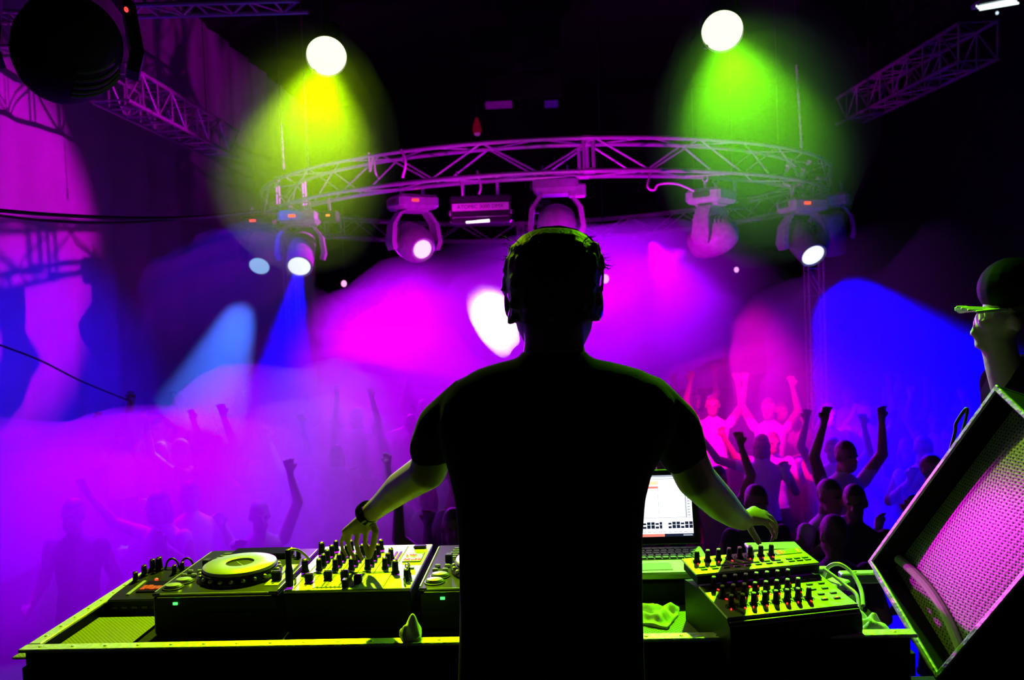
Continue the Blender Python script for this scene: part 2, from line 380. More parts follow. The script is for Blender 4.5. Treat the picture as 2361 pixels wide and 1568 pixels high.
# ------------------------------------------------------------------ the effects unit
o = tag(recentre(MB().box((-.49, .0, TZ+.003), (.25, .25, .006), bev=.002).build('table_mat', M['carpet'])), 'woven grey mat lying in the bare end of the table tray', 'mat')
MB().box((.93, .0, TZ+.003), (.36, .27, .006), bev=.002).build('table_mat', M['carpet'])
o = bpy.data.objects['table_mat.001']; tag(recentre(o), 'woven pale mat under the crumpled towel in front of the laptop', 'mat')
t = thing('effects_unit', 'low black effects unit with a glowing red window at the table end', 'effects unit', (-.47, .285, TZ+.0015))
l = L(t); x0, x1, y0, y1 = -.545, -.345, .16, .405
MB().prism([l(x0, y0, TZ+.0015), l(x0, y1, TZ+.0015), l(x0, y1, TZ+.05), l(x0, y0, TZ+.036)], (x1-x0, 0, 0)).build('body', M['black'], t, 30)
sl = .014/(y1-y0); zt = lambda y: TZ+.036+(y-y0)*sl
e = Euler((math.atan(sl), 0, 0)).to_matrix()
MB().box(l((x0+x1)/2, (y0+y1)/2, zt((y0+y1)/2)+.001), (x1-x0-.006, y1-y0-.006, .003), e).build('top_plate', M['gear'], t)
MB().box(l(-.5, .24, zt(.24)+.004), (.01, .1, .004), e, .001).build('edge_strip', M['champagne'], t)
w = MB().box(l(-.43, .245, zt(.245)+.004), (.11, .075, .004), e).build('window', M['gloss'], t)
b = MB()
for i in range(7): b.box(l(-.475+i*.014, .235+.004*math.sin(i*2), zt(.24)+.0068), (.0125, .03-.003*i, .001), e)
b.build('backlight', M['redsoft'], w)
MB().lathe([(.005, 0), (.005, .004), (.001, .006)], l(-.472, .3, zt(.3)+.002), 10).build('lamp', M['red'], t)
for (x, y, s) in ((-.528, .29, 1.1), (-.525, .335, 1.2), (-.52, .375, 1.3), (-.5, .375, 1.5), (-.44, .345, 1.), (-.43, .375, .9), (-.37, .38, 1.2)): knob(t, l(x, y, zt(y)+.002), s)
for x in (-.47, -.425):
    b = MB(); b.tube([l(x+.02*math.cos(a), .395, zt(.39)+.03*math.sin(a)) for a in (PI*i/14 for i in range(15))], .0032, 8); b.build('loop_handle', M['black'], t)
for i in range(6): MB().box(l(-.52+.028*i, y0-.001, TZ+.018), (.016, .003, .006)).build('front_button', M['gear'], t)
# ------------------------------------------------------------------ laptop on a flat black box
t = tag(recentre(MB().box((.92, .265, .9225), (.34, .25, .062), bev=.004).build('riser_box', M['case'])), 'flat black box the open laptop stands on', 'box')
t = thing('laptop', 'open laptop with a bright white screen, half hidden behind the man\'s waist', 'laptop', (.925, .265, .9545))
l = L(t)
MB().box(l(.925, .265, .965), (.33, .235, .02), bev=.005).build('base', M['laptop'], t)
kd = MB().box(l(.925, .31, .9755), (.29, .105, .002)).build('keyboard_deck', M['black'], t)
b = MB()
for r_ in range(5):
    for i in range(14): b.box(l(.79+i*.0205+.003*(r_ % 2), .27+r_*.02, .978), (.0165, .0155, .0035), bev=.001)
b.build('key', M['key'], kd)
MB().box(l(.925, .2, .9754), (.11, .06, .0015)).build('trackpad', M['ctrlbtn'], t)
e = Euler((-math.radians(13), 0, 0)).to_matrix(); hz = V((.925, .392, .98)); q = V(t.location)
S = lambda x, y, z: hz+e @ V((x, z, y))-q           # x across, y up the lid, z out of the back (+) or front (-)
lid = MB().box(S(0, .105, .004), (.33, .008, .215), e, .003).build('lid', M['black'], t)
SW, SH = .296, .176
UI = [lamp_mat('screen_white', (.93, .97, 1), 1.6), lamp_mat('screen_grey', (.45, .5, .58), 1.), lamp_mat('screen_navy', (.012, .02, .06), .8), lamp_mat('screen_red', (1, .25, .2), 1.1), lamp_mat('screen_orange', (1, .75, .45), 1.2)]
b = MB()
def ui(x, y, w, h, mi, z=-.0003): b.cur = mi; b.box(S(-SW/2+(x+w/2)*SW, .02+(y+h/2)*SH, z), (w*SW, .0004, h*SH), e)
ui(0, 0, 1, 1, 0); ui(0, .965, 1, .035, 2, -.0006); ui(.02, .965, .88, .03, 1, -.0009); ui(.0, .93, 1, .01, 1, -.0006)
ui(.0, .84, .68, .06, 4, -.0006); ui(0, .78, .68, .035, 3, -.0006); ui(.675, .3, .004, .62, 1, -.0006); ui(.935, .3, .012, .55, 1, -.0006); ui(.0, .3, 1, .008, 1, -.0006)
for i in range(24): ui(.02+i*.041, .13, .034, .035+.02*((i*7) % 3 > 0), 2, -.0006); ui(.02+i*.041, .19, .034, .03+.015*((i*5) % 3 > 0), 2, -.0006)
ui(.70, .12, .06, .12, 0, -.0009)
for i in range(20): ui(.01+i*.05, .07, .03, .01, 1, -.0006)
ui(0, .0, .72, .045, 3, -.0006); ui(.72, .0, .28, .045, 2, -.0006); ui(.9, .01, .09, .02, 1, -.0009)
for i in range(12): ui(.955, .33+i*.045, .025, .02, 1, -.0006)
b.build('screen', UI, lid, 0)
# ------------------------------------------------------------------ controller in two tiers
yaw, tilt = .2227, .12
t = thing('midi_controller', 'pale wedge controller in two tiers with rows of black knobs and a red readout', 'controller', (1.041, -.207, .893), (0, 0, yaw))
Wc, D1, D2, h = .31, .158, .085, .03; z0 = .0965
ct, sn = math.cos(tilt), math.sin(tilt); ET = Euler((tilt, 0, 0)).to_matrix()
A1 = lambda x, y, z=0: V((x, y*ct-z*sn, z0+y*sn+z*ct))                  # on the lower tier
A2 = lambda x, y, z=0: V((x, D1*ct+y*ct-(z)*sn, z0+D1*sn+h+y*sn+z*ct))    # on the upper tier
b = MB(); b.prism([(0, -.004, .0), (0, D1*ct+D2*ct, .0), (0, D1*ct+D2*ct, z0+D1*sn-.012), (0, D1*ct, z0+D1*sn-.006), (0, 0, z0-.006), (0, -.012, z0-.02), (0, -.014, z0-.05)], (Wc, 0, 0)); b.build('body', M['black'], t, 20)
MB().box(A1(Wc/2, D1/2, -.003), (Wc, D1, .006), ET, .002).build('lower_panel', M['ctrl'], t)
b = MB()
for d in (0, .007): b.box(A1(Wc/2, -.006-d*.6, -.008-d), (Wc-.006, .005, .003), ET, .001)
b.build('front_lip', M['ctrl'], t)
b = MB(); b.box(A2(Wc/2, D2/2, -.016), (Wc, D2, .025), ET); b.build('upper_body', M['black'], t)
MB().box(A2(Wc/2-.006, D2/2-.004, -.002), (Wc+.004, D2+.008, .005), ET, .002).build('upper_panel', M['ctrl'], t)
ck = MB().lathe([(.0095, 0), (.0095, .003), (.0068, .006), (.0058, .018), (.006, .024), (.005, .0262), (.001, .0265)], n=12).data('knob', M['black'])
cc = MB().lathe([(.0046, .0264), (.0046, .029), (.001, .0295)], n=10).data('knob_cap', M['paper'])
led = MB().box((0, -.0115, .0008), (.0022, .006, .0016)).data('ring_lamp', M['red'])
rg = MB(); rg.tube([(.0125*math.cos(a), .0125*math.sin(a), .0006) for a in (math.radians(-40+i*13) for i in range(21))], .0008, 5); RG = rg.data('ring_mark', M['gear'])
def cknob(fn, x, y, on=True):
    o = place(ck, 'knob', t, fn(x, y), (tilt, 0, 0)); place(cc, 'knob_cap', o, (0, 0, 0)); place(RG, 'ring_mark', o, (0, 0, 0))
    if on: place(led, 'ring_lamp', o, (0, 0, 0), (0, 0, random.uniform(-.5, .7)))
for i in range(8): cknob(A2, .022+i*.0275, .058, i not in (1, 4))
for r_ in range(3):
    for i in range(8): cknob(A1, .03+i*.0265, .045+r_*.047, (i*3+r_) % 7 != 5)
bm_ = MB().box((0, 0, .0015), (.016, .007, .003), bev=.001).data('pad', M['ctrlbtn'])
for r_ in range(2):
    for i in range(8): place(bm_, 'pad', t, A2(.022+i*.0275, .014+r_*.013), (tilt, 0, 0))
for r_ in range(5):
    for i in range(2): place(bm_, 'pad', t, A1(.249+i*.03+.006*(r_ % 2), .035+r_*.025), (tilt, 0, 0))
for r_ in range(2):
    for i in range(3): place(bm_, 'pad', t, A2(.245+i*.021, .014+r_*.013), (tilt, 0, 0))
for x in (.249, .279): MB().box(A1(x, .035, .0035), (.004, .003, .001), ET).build('pad_lamp', M['orange'], t)
for x in (.13, .16): MB().box(A2(x, .03, .001), (.004, .004, .002), ET).build('pad_lamp', M['orange'], t)
dsp = MB().box(A2(.262, .066, .001), (.066, .026, .002), ET).build('readout_window', M['ctrlbtn'], t)
b = MB()
def seg(x, y, w, hh): b.box(A2(x, y, .0026), (w, hh, .001), ET)
for x, segs in ((.24, 'abcdefg'), (.285, 'bc')):
    for s_ in segs:
        dx, dy, w, hh = dict(a=(0, .009, .007, .002), g=(0, 0, .007, .002), d=(0, -.009, .007, .002), b=(.0042, .0046, .002, .008), c=(.0042, -.0046, .002, .008), f=(-.0042, .0046, .002, .008), e=(-.0042, -.0046, .002, .008))[s_]
        seg(x+dx, .066+dy, w, hh)
seg(.252, .07, .0025, .0025); seg(.252, .062, .0025, .0025); b.build('digit_segment', M['red'], dsp)
MB().box(A1(.165, -.002, .001), (.012, .0, .001)).build('front_button', M['ctrlbtn'], t) if False else None
# small raised bar on thin legs behind the controller
b = MB(); c = V((1.20, .16, 1.062))
o = thing('wire_stand', 'narrow pale shelf on thin wire legs rising behind the controller', 'stand', (1.2, .33, TZ+.0015))
p0, p1 = at(1722, 1263, .33), at(1842, 1262, .33); l = L(o)
MB().box(l(*((p0+p1)/2)), ((p1-p0).length, .07, .012), bev=.003).build('shelf', M['champagne'], o)
for x in (p0.x+.006, (p0.x+p1.x)/2, p1.x-.006):
    for y in (.30, .36): MB().cyl(l(x, y, TZ+.0015), l(x, y, p0.z-.005), .0025, None, 8).build('leg', M['chrome'], o)
# cables looping from the controller
def cable(pts, r, m, name, label, cat='cable', n=8, k=14):
    P = [V(p) for p in pts]; out = []
    for i in range(len(P)-1):
        a, b_, c_, d = P[max(i-1, 0)], P[i], P[i+1], P[min(i+2, len(P)-1)]
        for j in range(k):
            u = j/k; out.append(.5*((2*b_)+(c_-a)*u+(2*a-5*b_+4*c_-d)*u*u+(3*b_-a-3*c_+d)*u**3))
    out.append(P[-1]); o = MB().tube(out, r, n).build(name, m); tag(o, label, cat); return recentre(o)
cable([(1.39, .26, .896), at(1908, 1310, .25), at(1935, 1301, .23), at(1965, 1322, .2), at(1985, 1360, .15), (1.44, .10, .8965)], .0052, M['pcable'], 'signal_cable', 'pale cable arching up beside the controller end')
cable([at(1900, 1312, .2), at(1925, 1330, .17), at(1950, 1350, .14), at(1975, 1372, .1), (1.415, .06, .8975)], .0045, M['pcable'], 'signal_cable', 'thin pale cable lying tight along the controller flank')
b = MB(); b.box((0, 0, .012), (.05, .09, .024), Euler((0, 0, -.9)).to_matrix(), .004); o = tag(b.build('power_brick', M['paper']), 'small pale block on the table beside the tilted monitor speaker', 'adapter'); o.location = (1.41, .23, TZ+.001)
# crumpled cloths
def crumple(name, label, outline, z, amp, seed, m, cat='cloth'):
    rr = random.Random(seed); N = 16; pts = [V((x, y, 0)) for x, y in outline]; c = sum(pts, V())/len(pts); rs = []
    M_ = 40; per = []
    for i in range(M_):
        u = i/M_*len(pts); a = pts[int(u) % len(pts)]; d = pts[(int(u)+1) % len(pts)]; per.append(a.lerp(d, u % 1))
    ph = [rr.uniform(0, 6) for _ in range(6)]
    H = lambda x, y: amp*(.9+.5*math.sin(x*90+ph[0]+2*math.sin(y*50+ph[4]))+.4*math.sin(y*120+ph[1])+.3*math.sin((x+y)*160+ph[2]))
    vs, fs = [], []
    for k in range(1, N+1):
        w = k/N
        for i, p in enumerate(per):
            q = c.lerp(p, w*(1+.03*math.sin(i*2.3+ph[3]))); hgt = H(q.x, q.y)*(1-.75*w**4)+amp*.3
            vs.append((q.x, q.y, z+max(hgt, .001)))
    vs.append((c.x, c.y, z+H(c.x, c.y)+amp*.3)); top = len(vs)-1
    for k in range(N-1):
        for i in range(M_): j = (i+1) % M_; fs.append((k*M_+i, k*M_+j, (k+1)*M_+j, (k+1)*M_+i))
    for i in range(M_): fs.append((i, top, (i+1) % M_))
    base = len(vs)
    for p in per: vs.append((p.x, p.y, z+.0006))
    for i in range(M_): j = (i+1) % M_; fs.append(((N-1)*M_+i, (N-1)*M_+j, base+j, base+i))
    fs.append(tuple(base+i for i in range(M_)))
    b = MB(); b.add(vs, fs); return tag(recentre(b.build(name, m, None, 60)), label, cat)
crumple('folded_towel', 'crumpled pale towel on the table in front of the laptop box', [(.83, .11), (.985, .11), (.975, .06), (.935, -.03), (.88, .0), (.83, .0)], TZ+.0065, .014, 1, M['paper'], 'towel')
crumple('draped_cloth', 'pale cloth crumpled over the table corner beside the tilted speaker', [(1.37, .02), (1.405, .045), (1.43, -.04), (1.435, -.12), (1.38, -.125), (1.355, -.05)], TZ+.001, .02, 2, M['paper'], 'cloth')
crumple('paper_tissue', 'torn pale tissue standing up at the table edge beside the man\'s hip', [(.31, -.125), (.335, -.1), (.36, -.11), (.365, -.155), (.325, -.158)], TR+.001, .022, 5, M['paper'], 'tissue')
# ------------------------------------------------------------------ monitor speaker
A, B, D = V((1.4688, .1283, .9988)), V((1.6806, -.0828, 1.4604)), V((1.489, -.1949, .8417))
e1, e2 = (B-A).normalized(), (D-A).normalized(); nn = e1.cross(e2).normalized()
if nn.x > 0: nn = -nn
W1, W2 = (B-A).length, (D-A).length
t = thing('monitor_speaker', 'black monitor speaker tilted up at the booth, grille glowing magenta', 'speaker', A-nn*.33+e1*.1)
q = V(t.location); F = lambda a, c, d: A+e1*a+e2*c+nn*d-q
RT = Matrix((e1, e2, nn)).transposed(); dep = .31
mid = lambda a, c, d, da, dc, dd, bev=0: dict(c=F(a, c, d), d=(da, dc, dd), R=RT, bev=bev)
b = MB(); b.box(**mid(W1/2, W2/2, -dep+.11, W1-.006, W2-.006, .22)); b.build('cabinet', M['case'], t)
rec = .062; th = .012
for nm, a, c, da, dc in (('side_wall', W1/2, th/2, W1, th), ('side_wall', W1/2, W2-th/2, W1, th), ('end_wall', th/2, W2/2, th, W2-2*th), ('end_wall', W1-th/2, W2/2, th, W2-2*th)):
    o = MB().box(**mid(a, c, -.047, da, dc, .094, .002)).build(nm, M['case'], t)
    r_ = MB(); r_.box(**mid(a, c, .0035, da+.002 if da > dc else da, dc if da > dc else dc+.002*0+th*2, .007, .002)); r_.build('edge_trim', M['alu'], o)
b = MB(); vs, fs = [], []; N = 24                      # gently domed perforated front
for i in range(N+1):
    for j in range(N+1):
        u, v = i/N, j/N; vs.append(F(th+u*(W1-2*th), th+v*(W2-2*th), -rec+.02*(1-(2*u-1)**2)*(1-(2*v-1)**2)))
for i in range(N):
    for j in range(N): k = i*(N+1)+j; fs.append((k, k+1, k+N+2, k+N+1))
nv = len(vs); vs += [F(th, th, -rec-.01), F(W1-th, th, -rec-.01), F(W1-th, W2-th, -rec-.01), F(th, W2-th, -rec-.01)]
b.add(vs, fs+[(nv, nv+1, nv+2, nv+3)]); o = b.build('grille', M['grille'], t, 60)
b = MB(); pts = [F(th+.03+.03*math.sin(PI*u)*1.0, th+.004+u*(W2-2*th-.008), -rec+.012) for u in (i/20 for i in range(21))]
b.tube(pts, .011, 10); b.build('bottom_bar', M['paper'], t)
b = MB(); b.tube([F(-.006, .02+u*(W2-.04), -.02) for u in (i/12 for i in range(13))], .014, 10); b.build('corner_bumper', M['alu'], t)
o = thing('speaker_stand', 'black road case standing under the tilted monitor speaker', 'road case', (1.79, -.13, 0))
l = L(o); MB().box(l(1.79, -.13, .36), (.5, .5, .7), bev=.01).build('body', M['case'], o)
MB().box(l(1.79, -.385, .4), (.14, .02, .1), bev=.004).build('handle', M['alu'], o)
b = MB(); b.prism([(1.56, -.36, .711), (2.03, -.3, .711), (2.03, .12, .711), (1.78, .12, .711), (1.56, -.1, .711)], (0, 0, .012)); b.build('lid', M['case'], o).location = -V(o.location)
# little cable loop hanging off the speaker back
cable([A+e1*.36-nn*.02, at(2230, 945, .02), at(2205, 975, .03), at(2200, 1005, .03), A+e1*.28-nn*.03], .004, M['cable'], 'speaker_lead', 'thin black lead looped off the back edge of the tilted speaker')
# ================================================================== the man at the mixer
DJY = -.32
P = lambda x, y, Y=DJY: at(x, y, Y)
def ell_ring(xl, xr, py, Y, ry, n=28, back=1., sq=2.3):
    a, b_ = P(xl, py, Y), P(xr, py, Y); c = (a+b_)/2; rx = (b_-a).length/2; d = (b_-a).normalized(); out = []
    for k in range(n):
        u = 2*PI*k/n; cu, su = math.cos(u), math.sin(u)
        out.append(c+d*(rx*math.copysign(abs(cu)**(2/sq), cu))+V((0, ry*math.copysign(abs(su)**(2/sq), su), 0)))
    return out
def loft(mb, rows, Y, grow=0., **k):
    mb.rings([ell_ring(l-grow, r+grow, y, Y if len(q) < 1 or q[0] is None else q[0], (ry)+grow*mpp(Y), **k) for (y, l, r, ry, *q) in rows]); return mb
px = mpp(DJY)
torso = [(822, 1212, 1345, .05), (836, 1150, 1415, .07), (852, 1098, 1478, .085), (880, 1052, 1528, .1), (920, 1022, 1556, .112), (980, 1008, 1558, .12), (1040, 1020, 1532, .12), (1090, 1036, 1503, .12),
         (1150, 1049, 1488, .118), (1250, 1058, 1481, .118), (1400, 1060, 1482, .122), (1500, 1058, 1485, .128), (1600, 1054, 1490, .13), (1700, 1052, 1494, .13)]
def R_(p): return p*px
LSH, LEL, LFA, LWR = P(1074, 930, -.31), P(986, 1085, -.2), P(924, 1124, -.06), P(850, 1186, .09)
RSH, REL, RFA, RWR = P(1500, 928, -.31), P(1603, 1102, -.2), P(1660, 1160, -.06), P(1712, 1200, .12)
mb = MB()
loft(mb, torso, DJY, -9)
head_rows = [(545, 1225, 1330, .05, -0.315), (560, 1200, 1352, .07, -0.315), (590, 1180, 1375, .088, -0.315), (640, 1173, 1380, .098, -0.310), (690, 1176, 1376, .098, -0.305), (730, 1186, 1368, .092, -0.295), (760, 1193, 1364, .084, -0.285), (790, 1209, 1350, .07, -0.270), (812, 1222, 1338, .05, -0.260)]
def head_ring(row, g=0):
    y, l, r, ry, Y = row; return ell_ring(l-g, r+g, y, Y, ry+g*px, n=24, sq=2.1)
mb.rings([head_ring(r) for r in head_rows])
mb.rings([ell_ring(1207, 1349, 745, -.33, .062), ell_ring(1209, 1346, 790, -.332, .062), ell_ring(1203, 1352, 830, -.33, .068), ell_ring(1185, 1370, 860, -.325, .075)])
nose = P(1276, 700, -.2); mb.cap(nose+V((0, -.01, .03)), nose+V((0, .012, -.008)), .011, .017)
mb.ell(P(1276, 748, -.205), (.024, .014, .009)); mb.ell(P(1276, 785, -.21), (.024, .02, .018))
for sx in (-1, 1):
    mb.ell(P(1276+sx*32, 672, -.22), (.022, .012, .008)); mb.ell(P(1276+sx*34, 686, -.222), (.012, .01, .009))
mb.ell(P(1173, 700, -0.310), (.01, .018, .032)); mb.ell(P(1381, 700, -0.310), (.01, .018, .032))
# arms
mb.chain([(LSH, R_(48)), (P(1013, 1008, -.25), R_(50)), (LEL, R_(48)), (LFA, R_(44)), (P(880, 1162, .04), R_(33)), (LWR, .0245)])
mb.chain([(RSH, R_(48)), (P(1562, 1010, -.25), R_(52)), (REL, R_(50)), (RFA, R_(46)), (P(1692, 1188, .07), .032), (RWR, .026)])
def fingers(mb, wrist, ks, fs, thumb, rw=.024):
    for k in ks: mb.cap(wrist, k, rw*.8, .0115)
    for a, b_ in zip(ks, ks[1:]): mb.cap(a, b_, .0115, .0115)
    for f_, r in zip(fs, (.0082, .0084, .008, .007)): mb.chain([(p, r*(1-.08*i)) for i, p in enumerate(f_)], 10)
    mb.chain([(p, .0105*(1-.07*i)) for i, p in enumerate(thumb)], 10)
ks = [P(845, 1221, .108), P(828, 1217, .12), P(811, 1219, .132), P(797, 1226, .146)]
fs = [[ks[0], P(841, 1251, .118), P(845, 1272, .128), P(848, 1286, .136)], [ks[1], P(821, 1252, .135), P(827, 1274, .143), P(835, 1289, .146)],
      [ks[2], P(802, 1250, .15), P(808, 1272, .157), P(818, 1287, .157)], [ks[3], P(786, 1250, .162), P(790, 1268, .168), P(799, 1281, .168)]]
fingers(mb, P(846, 1192, .098), ks, fs, [P(854, 1198, .09), P(866, 1224, .088), P(861, 1256, .108), P(852, 1283, .128)])
ks = [P(1738, 1176, .2), P(1749, 1182, .19), P(1757, 1191, .18), P(1761, 1201, .17)]
fs = [[ks[0], P(1764, 1182, .24), P(1780, 1198, .25), P(1784, 1213, .25)], [ks[1], P(1776, 1192, .22), P(1790, 1212, .225), P(1790, 1229, .22)],
      [ks[2], P(1780, 1206, .195), P(1790, 1226, .195), P(1787, 1241, .19)], [ks[3], P(1778, 1220, .172), P(1784, 1236, .17), P(1779, 1248, .165)]]
fingers(mb, P(1720, 1196, .14), ks, fs, [P(1724, 1206, .16), P(1734, 1226, .2), P(1743, 1240, .225), P(1750, 1252, .235)])
# legs down to the stage
hipz = P(1272, 1700).z; cx = P(1272, 1700).x
mb.ell((cx, DJY, hipz+.02), (.17, .12, .13))
for s in (-1, 1):
    x = cx+s*.1
    mb.chain([(V((x, DJY, hipz)), .085), (V((x+s*.01, DJY+.02, .5)), .058), (V((x+s*.015, DJY-.005, .3)), .055), (V((x+s*.02, DJY-.02, .1)), .04)])
    mb.chain([(V((x+s*.02, DJY-.03, .045)), .04), (V((x+s*.035, DJY+.13, .035)), .034)])
FOOT = (V((cx, DJY, 0)))
dj = thing('person', 'man in a black T-shirt seen from behind, both arms reaching over the gear', 'person', FOOT)
off = Matrix.Translation(-FOOT)
def under(o, root): o.parent = root; o.data.transform(Matrix.Translation(-V(root.location))); return o
body = under(remesh(mb, .005, 'body', M['skin'], None, 3), dj)
mb = MB(); loft(mb, torso, DJY, 0)
mb.chain([(P(1080, 925, -.31), R_(58)), (P(1022, 985, -.265), R_(66)), (P(996, 1034, -.225), R_(58))])
mb.chain([(P(1494, 922, -.31), R_(60)), (P(1552, 985, -.265), R_(66)), (P(1572, 1040, -.225), R_(62))])
mb.rings([ell_ring(1205, 1350, 806, -.33, .068), ell_ring(1190, 1368, 835, -.33, .075)])
for i, (x, y0, y1) in enumerate(((1180, 1150, 1500), (1300, 1000, 1450), (1390, 1200, 1560), (1240, 1300, 1600))):   # soft folds
    mb.cap(P(x, y0, -.435), P(x+30, y1, -.44), .012, .012)
under(remesh(mb, .009, 't_shirt', M['cloth'], None, 6), dj)
mb = MB(); mb.ell((cx, DJY, hipz+.0), (.188, .138, .1))
for s in (-1, 1):
    x = cx+s*.1; mb.chain([(V((x, DJY, hipz-.02)), .095), (V((x+s*.01, DJY+.02, .5)), .072), (V((x+s*.02, DJY-.01, .09)), .058)])
under(remesh(mb, .012, 'jeans', M['denim'], None, 5), dj)
for s in (-1, 1):
    x = cx+s*.1; mb = MB(); mb.chain([(V((x+s*.02, DJY-.045, .05)), .046), (V((x+s*.035, DJY+.15, .04)), .038)]); under(remesh(mb, .01, 'shoe', M['black'], None, 3), dj)
# hair: a cap of hair with loose curls
mb = MB(); rows = [(527, 1248, 1312, .02, -0.320), (533, 1225, 1335, .045, -0.322), (546, 1200, 1356, .07, -0.324), (572, 1178, 1376, .092, -0.326), (600, 1168, 1386, .104, -0.328), (640, 1164, 1385, .108, -0.332), (680, 1168, 1380, .106, -0.336), (715, 1180, 1372, .095, -0.342), (742, 1194, 1360, .08, -0.350)]
mb.rings([head_ring(r) for r in rows])
rr = random.Random(11)
for i in range(120):
    a = rr.uniform(0, 2*PI); row = rows[rr.randrange(3, 8)]; y, l_, r_, ry, Y = row
    c = (P(l_, y, Y)+P(r_, y, Y))/2; rx = (r_-l_)/2*px; d = V((math.cos(a), math.sin(a), 0)); p = c+V((d.x*rx*.97, d.y*ry*.97, 0))
    mb.cap(p, p+V((d.x*.006, d.y*.006, -.022)), .009, .006, 8)
h = under(remesh(mb, .006, 'hair', M['hair'], None, 2), dj)
b = MB()
for i in range(70):
    t_ = rr.random(); p = P(1345+48*t_+rr.uniform(-6, 2), 552+66*t_**1.5+rr.uniform(-5, 8), -.32+rr.uniform(-.07, .05)) if i < 50 else P(1172+rr.uniform(-3, 40), 575+rr.uniform(-25, 25), -.32+rr.uniform(-.06, .05))
    s_ = 1 if i < 50 else -1; v = V((s_*rr.uniform(.006, .016), rr.uniform(-.008, .008), rr.uniform(-.004, .012)))
    b.tube([p-V((s_*.008, 0, .004)), p, p+v*.6, p+v+V((0, 0, -.004)), p+v*1.15+V((s_*.004, 0, -.002))], [.0011, .001, .0008, .0006, .0003], 5)
o = b.build('loose_curl', M['hair']); o.parent = h; o.data.transform(Matrix.Translation(-FOOT))
# bracelet
d = (P(838, 1198, .1)-P(868, 1170, .06)).normalized(); c = P(848, 1183, .088); b = MB()
a1 = d.orthogonal().normalized(); a2 = d.cross(a1)
for k in range(3): b.tube([c+d*(.007*(k-1))+(a1*math.cos(u)+a2*math.sin(u))*.0272 for u in (2*PI*i/20 for i in range(21))], .005, 6)
under(b.build('bracelet', M['gloss']), dj)
# headphones
hp = thing('headphones', 'black headphones on the head of the man at the mixer, band catching the light', 'headphones', P(1276, 690, -.32))
q = V(hp.location); b = MB()
arc = [(1384, 668, -.32), (1386, 640, -.322), (1385, 606, -.325), (1376, 578, -.325), (1357, 553, -.32), (1326, 535, -.312), (1290, 527, -.3), (1250, 530, -.28), (1215, 545, -.255), (1196, 575, -.235), (1188, 620, -.222), (1184, 668, -.215)]
pts = [P(*a) - q for a in arc]; vs, fs = [], []; N = len(pts); cc_ = P(1276, 650, -.29)-q
for i, p in enumerate(pts):
    o_ = (p-cc_).normalized()
    for (dy, dr) in ((-.016, 0), (.016, 0), (.016, .005), (-.016, .005)): vs.append(p+V((0, dy, 0))+o_*dr)
for i in range(N-1):
    for j in range(4): k = (j+1) % 4; fs.append((i*4+j, i*4+k, i*4+4+k, i*4+4+j))
fs += [(0, 1, 2, 3), (N*4-4, N*4-3, N*4-2, N*4-1)]
b.add(vs, fs); b.build('headband', M['gloss'], hp, 50)
for sx, (x, y, Y) in ((1, (1378, 698, -.305)), (-1, (1204, 700, -.215))):
    c = P(x, y, Y)-q; mx = Matrix.Rotation(sx*PI/2, 3, 'Y')
    e = MB().lathe([(.034, -.016), (.038, -.006), (.036, .004), (.028, .009), (.012, .011), (.001, .0115)], c, 24, mx).build('ear_cup', M['gloss'], hp)
    MB().lathe([(.022, -.022), (.032, -.02), (.034, -.014), (.022, -.014)], c, 20, mx).build('ear_pad', M['cloth'], e)
    MB().cap(c+V((sx*.003, 0, .028)), pts[0] if sx > 0 else pts[-1], .006, .006).build('yoke', M['gloss'], hp)
# ================================================================== the person behind the speaker
PY = .70; Q = lambda x, y, Y=PY: at(x, y, Y); s2 = mpp(PY)
mb = MB(); hc = Q(2342, 690)
mb.ell(hc+V((0, 0, .01)), (.1, .078, .095)); mb.ell(Q(2300, 745), (.07, .062, .062)); mb.ell(Q(2288, 775), (.045, .045, .04))
mb.cap(Q(2262, 738), Q(2246, 768), .012, .014); mb.ell(Q(2262, 795), (.02, .024, .016)); mb.ell(Q(2258, 780), (.016, .02, .008))
for sy in (-1, 1): mb.ell(Q(2268, 742, PY+sy*.034), (.02, .014, .012)); mb.ell(Q(2345, 745, PY+sy*.075), (.02, .01, .03))
mb.chain([(Q(2300, 785), .05), (Q(2314, 850), .052), (Q(2338, 915), .06)])
ch = Q(2390, 1010); ft = V((ch.x+.02, PY, 0))
mb.rings([[V((ch.x+.0+dx+rx*math.cos(u), PY+ry*math.sin(u), z)) for u in (2*PI*k/24 for k in range(24))] for z, rx, ry, dx in ((1.44, .06, .07, -.02), (1.41, .1, .16, 0), (1.34, .12, .2, 0), (1.2, .13, .18, .01), (1.05, .12, .155, .01), (.92, .13, .17, .01), (.85, .11, .15, .01))])
for sy in (-1, 1):
    mb.chain([(V((ch.x, PY+sy*.19, 1.36)), .055), (V((ch.x+.02, PY+sy*.23, 1.1)), .043), (V((ch.x-.02, PY+sy*.2, .88)), .03), (V((ch.x-.03, PY+sy*.2, .8)), .026)])
    for k in range(4): mb.chain([(V((ch.x-.03-.014+.014*k*.9, PY+sy*.2, .8)), .01), (V((ch.x-.045+.014*k, PY+sy*.19, .74)), .0088), (V((ch.x-.04+.013*k, PY+sy*.175, .705+.005*(k % 2))), .0078)], 8)
    mb.chain([(V((ch.x-.05, PY+sy*.19, .83)), .012), (V((ch.x-.075, PY+sy*.17, .79)), .01), (V((ch.x-.075, PY+sy*.16, .76)), .009)], 8)
    mb.chain([(V((ch.x+.01, PY+sy*.09, .86)), .08), (V((ch.x, PY+sy*.1, .47)), .055), (V((ch.x+.02, PY+sy*.1, .08)), .04)])
    mb.chain([(V((ch.x+.03, PY+sy*.1, .04)), .038), (V((ch.x-.12, PY+sy*.11, .035)), .033)])
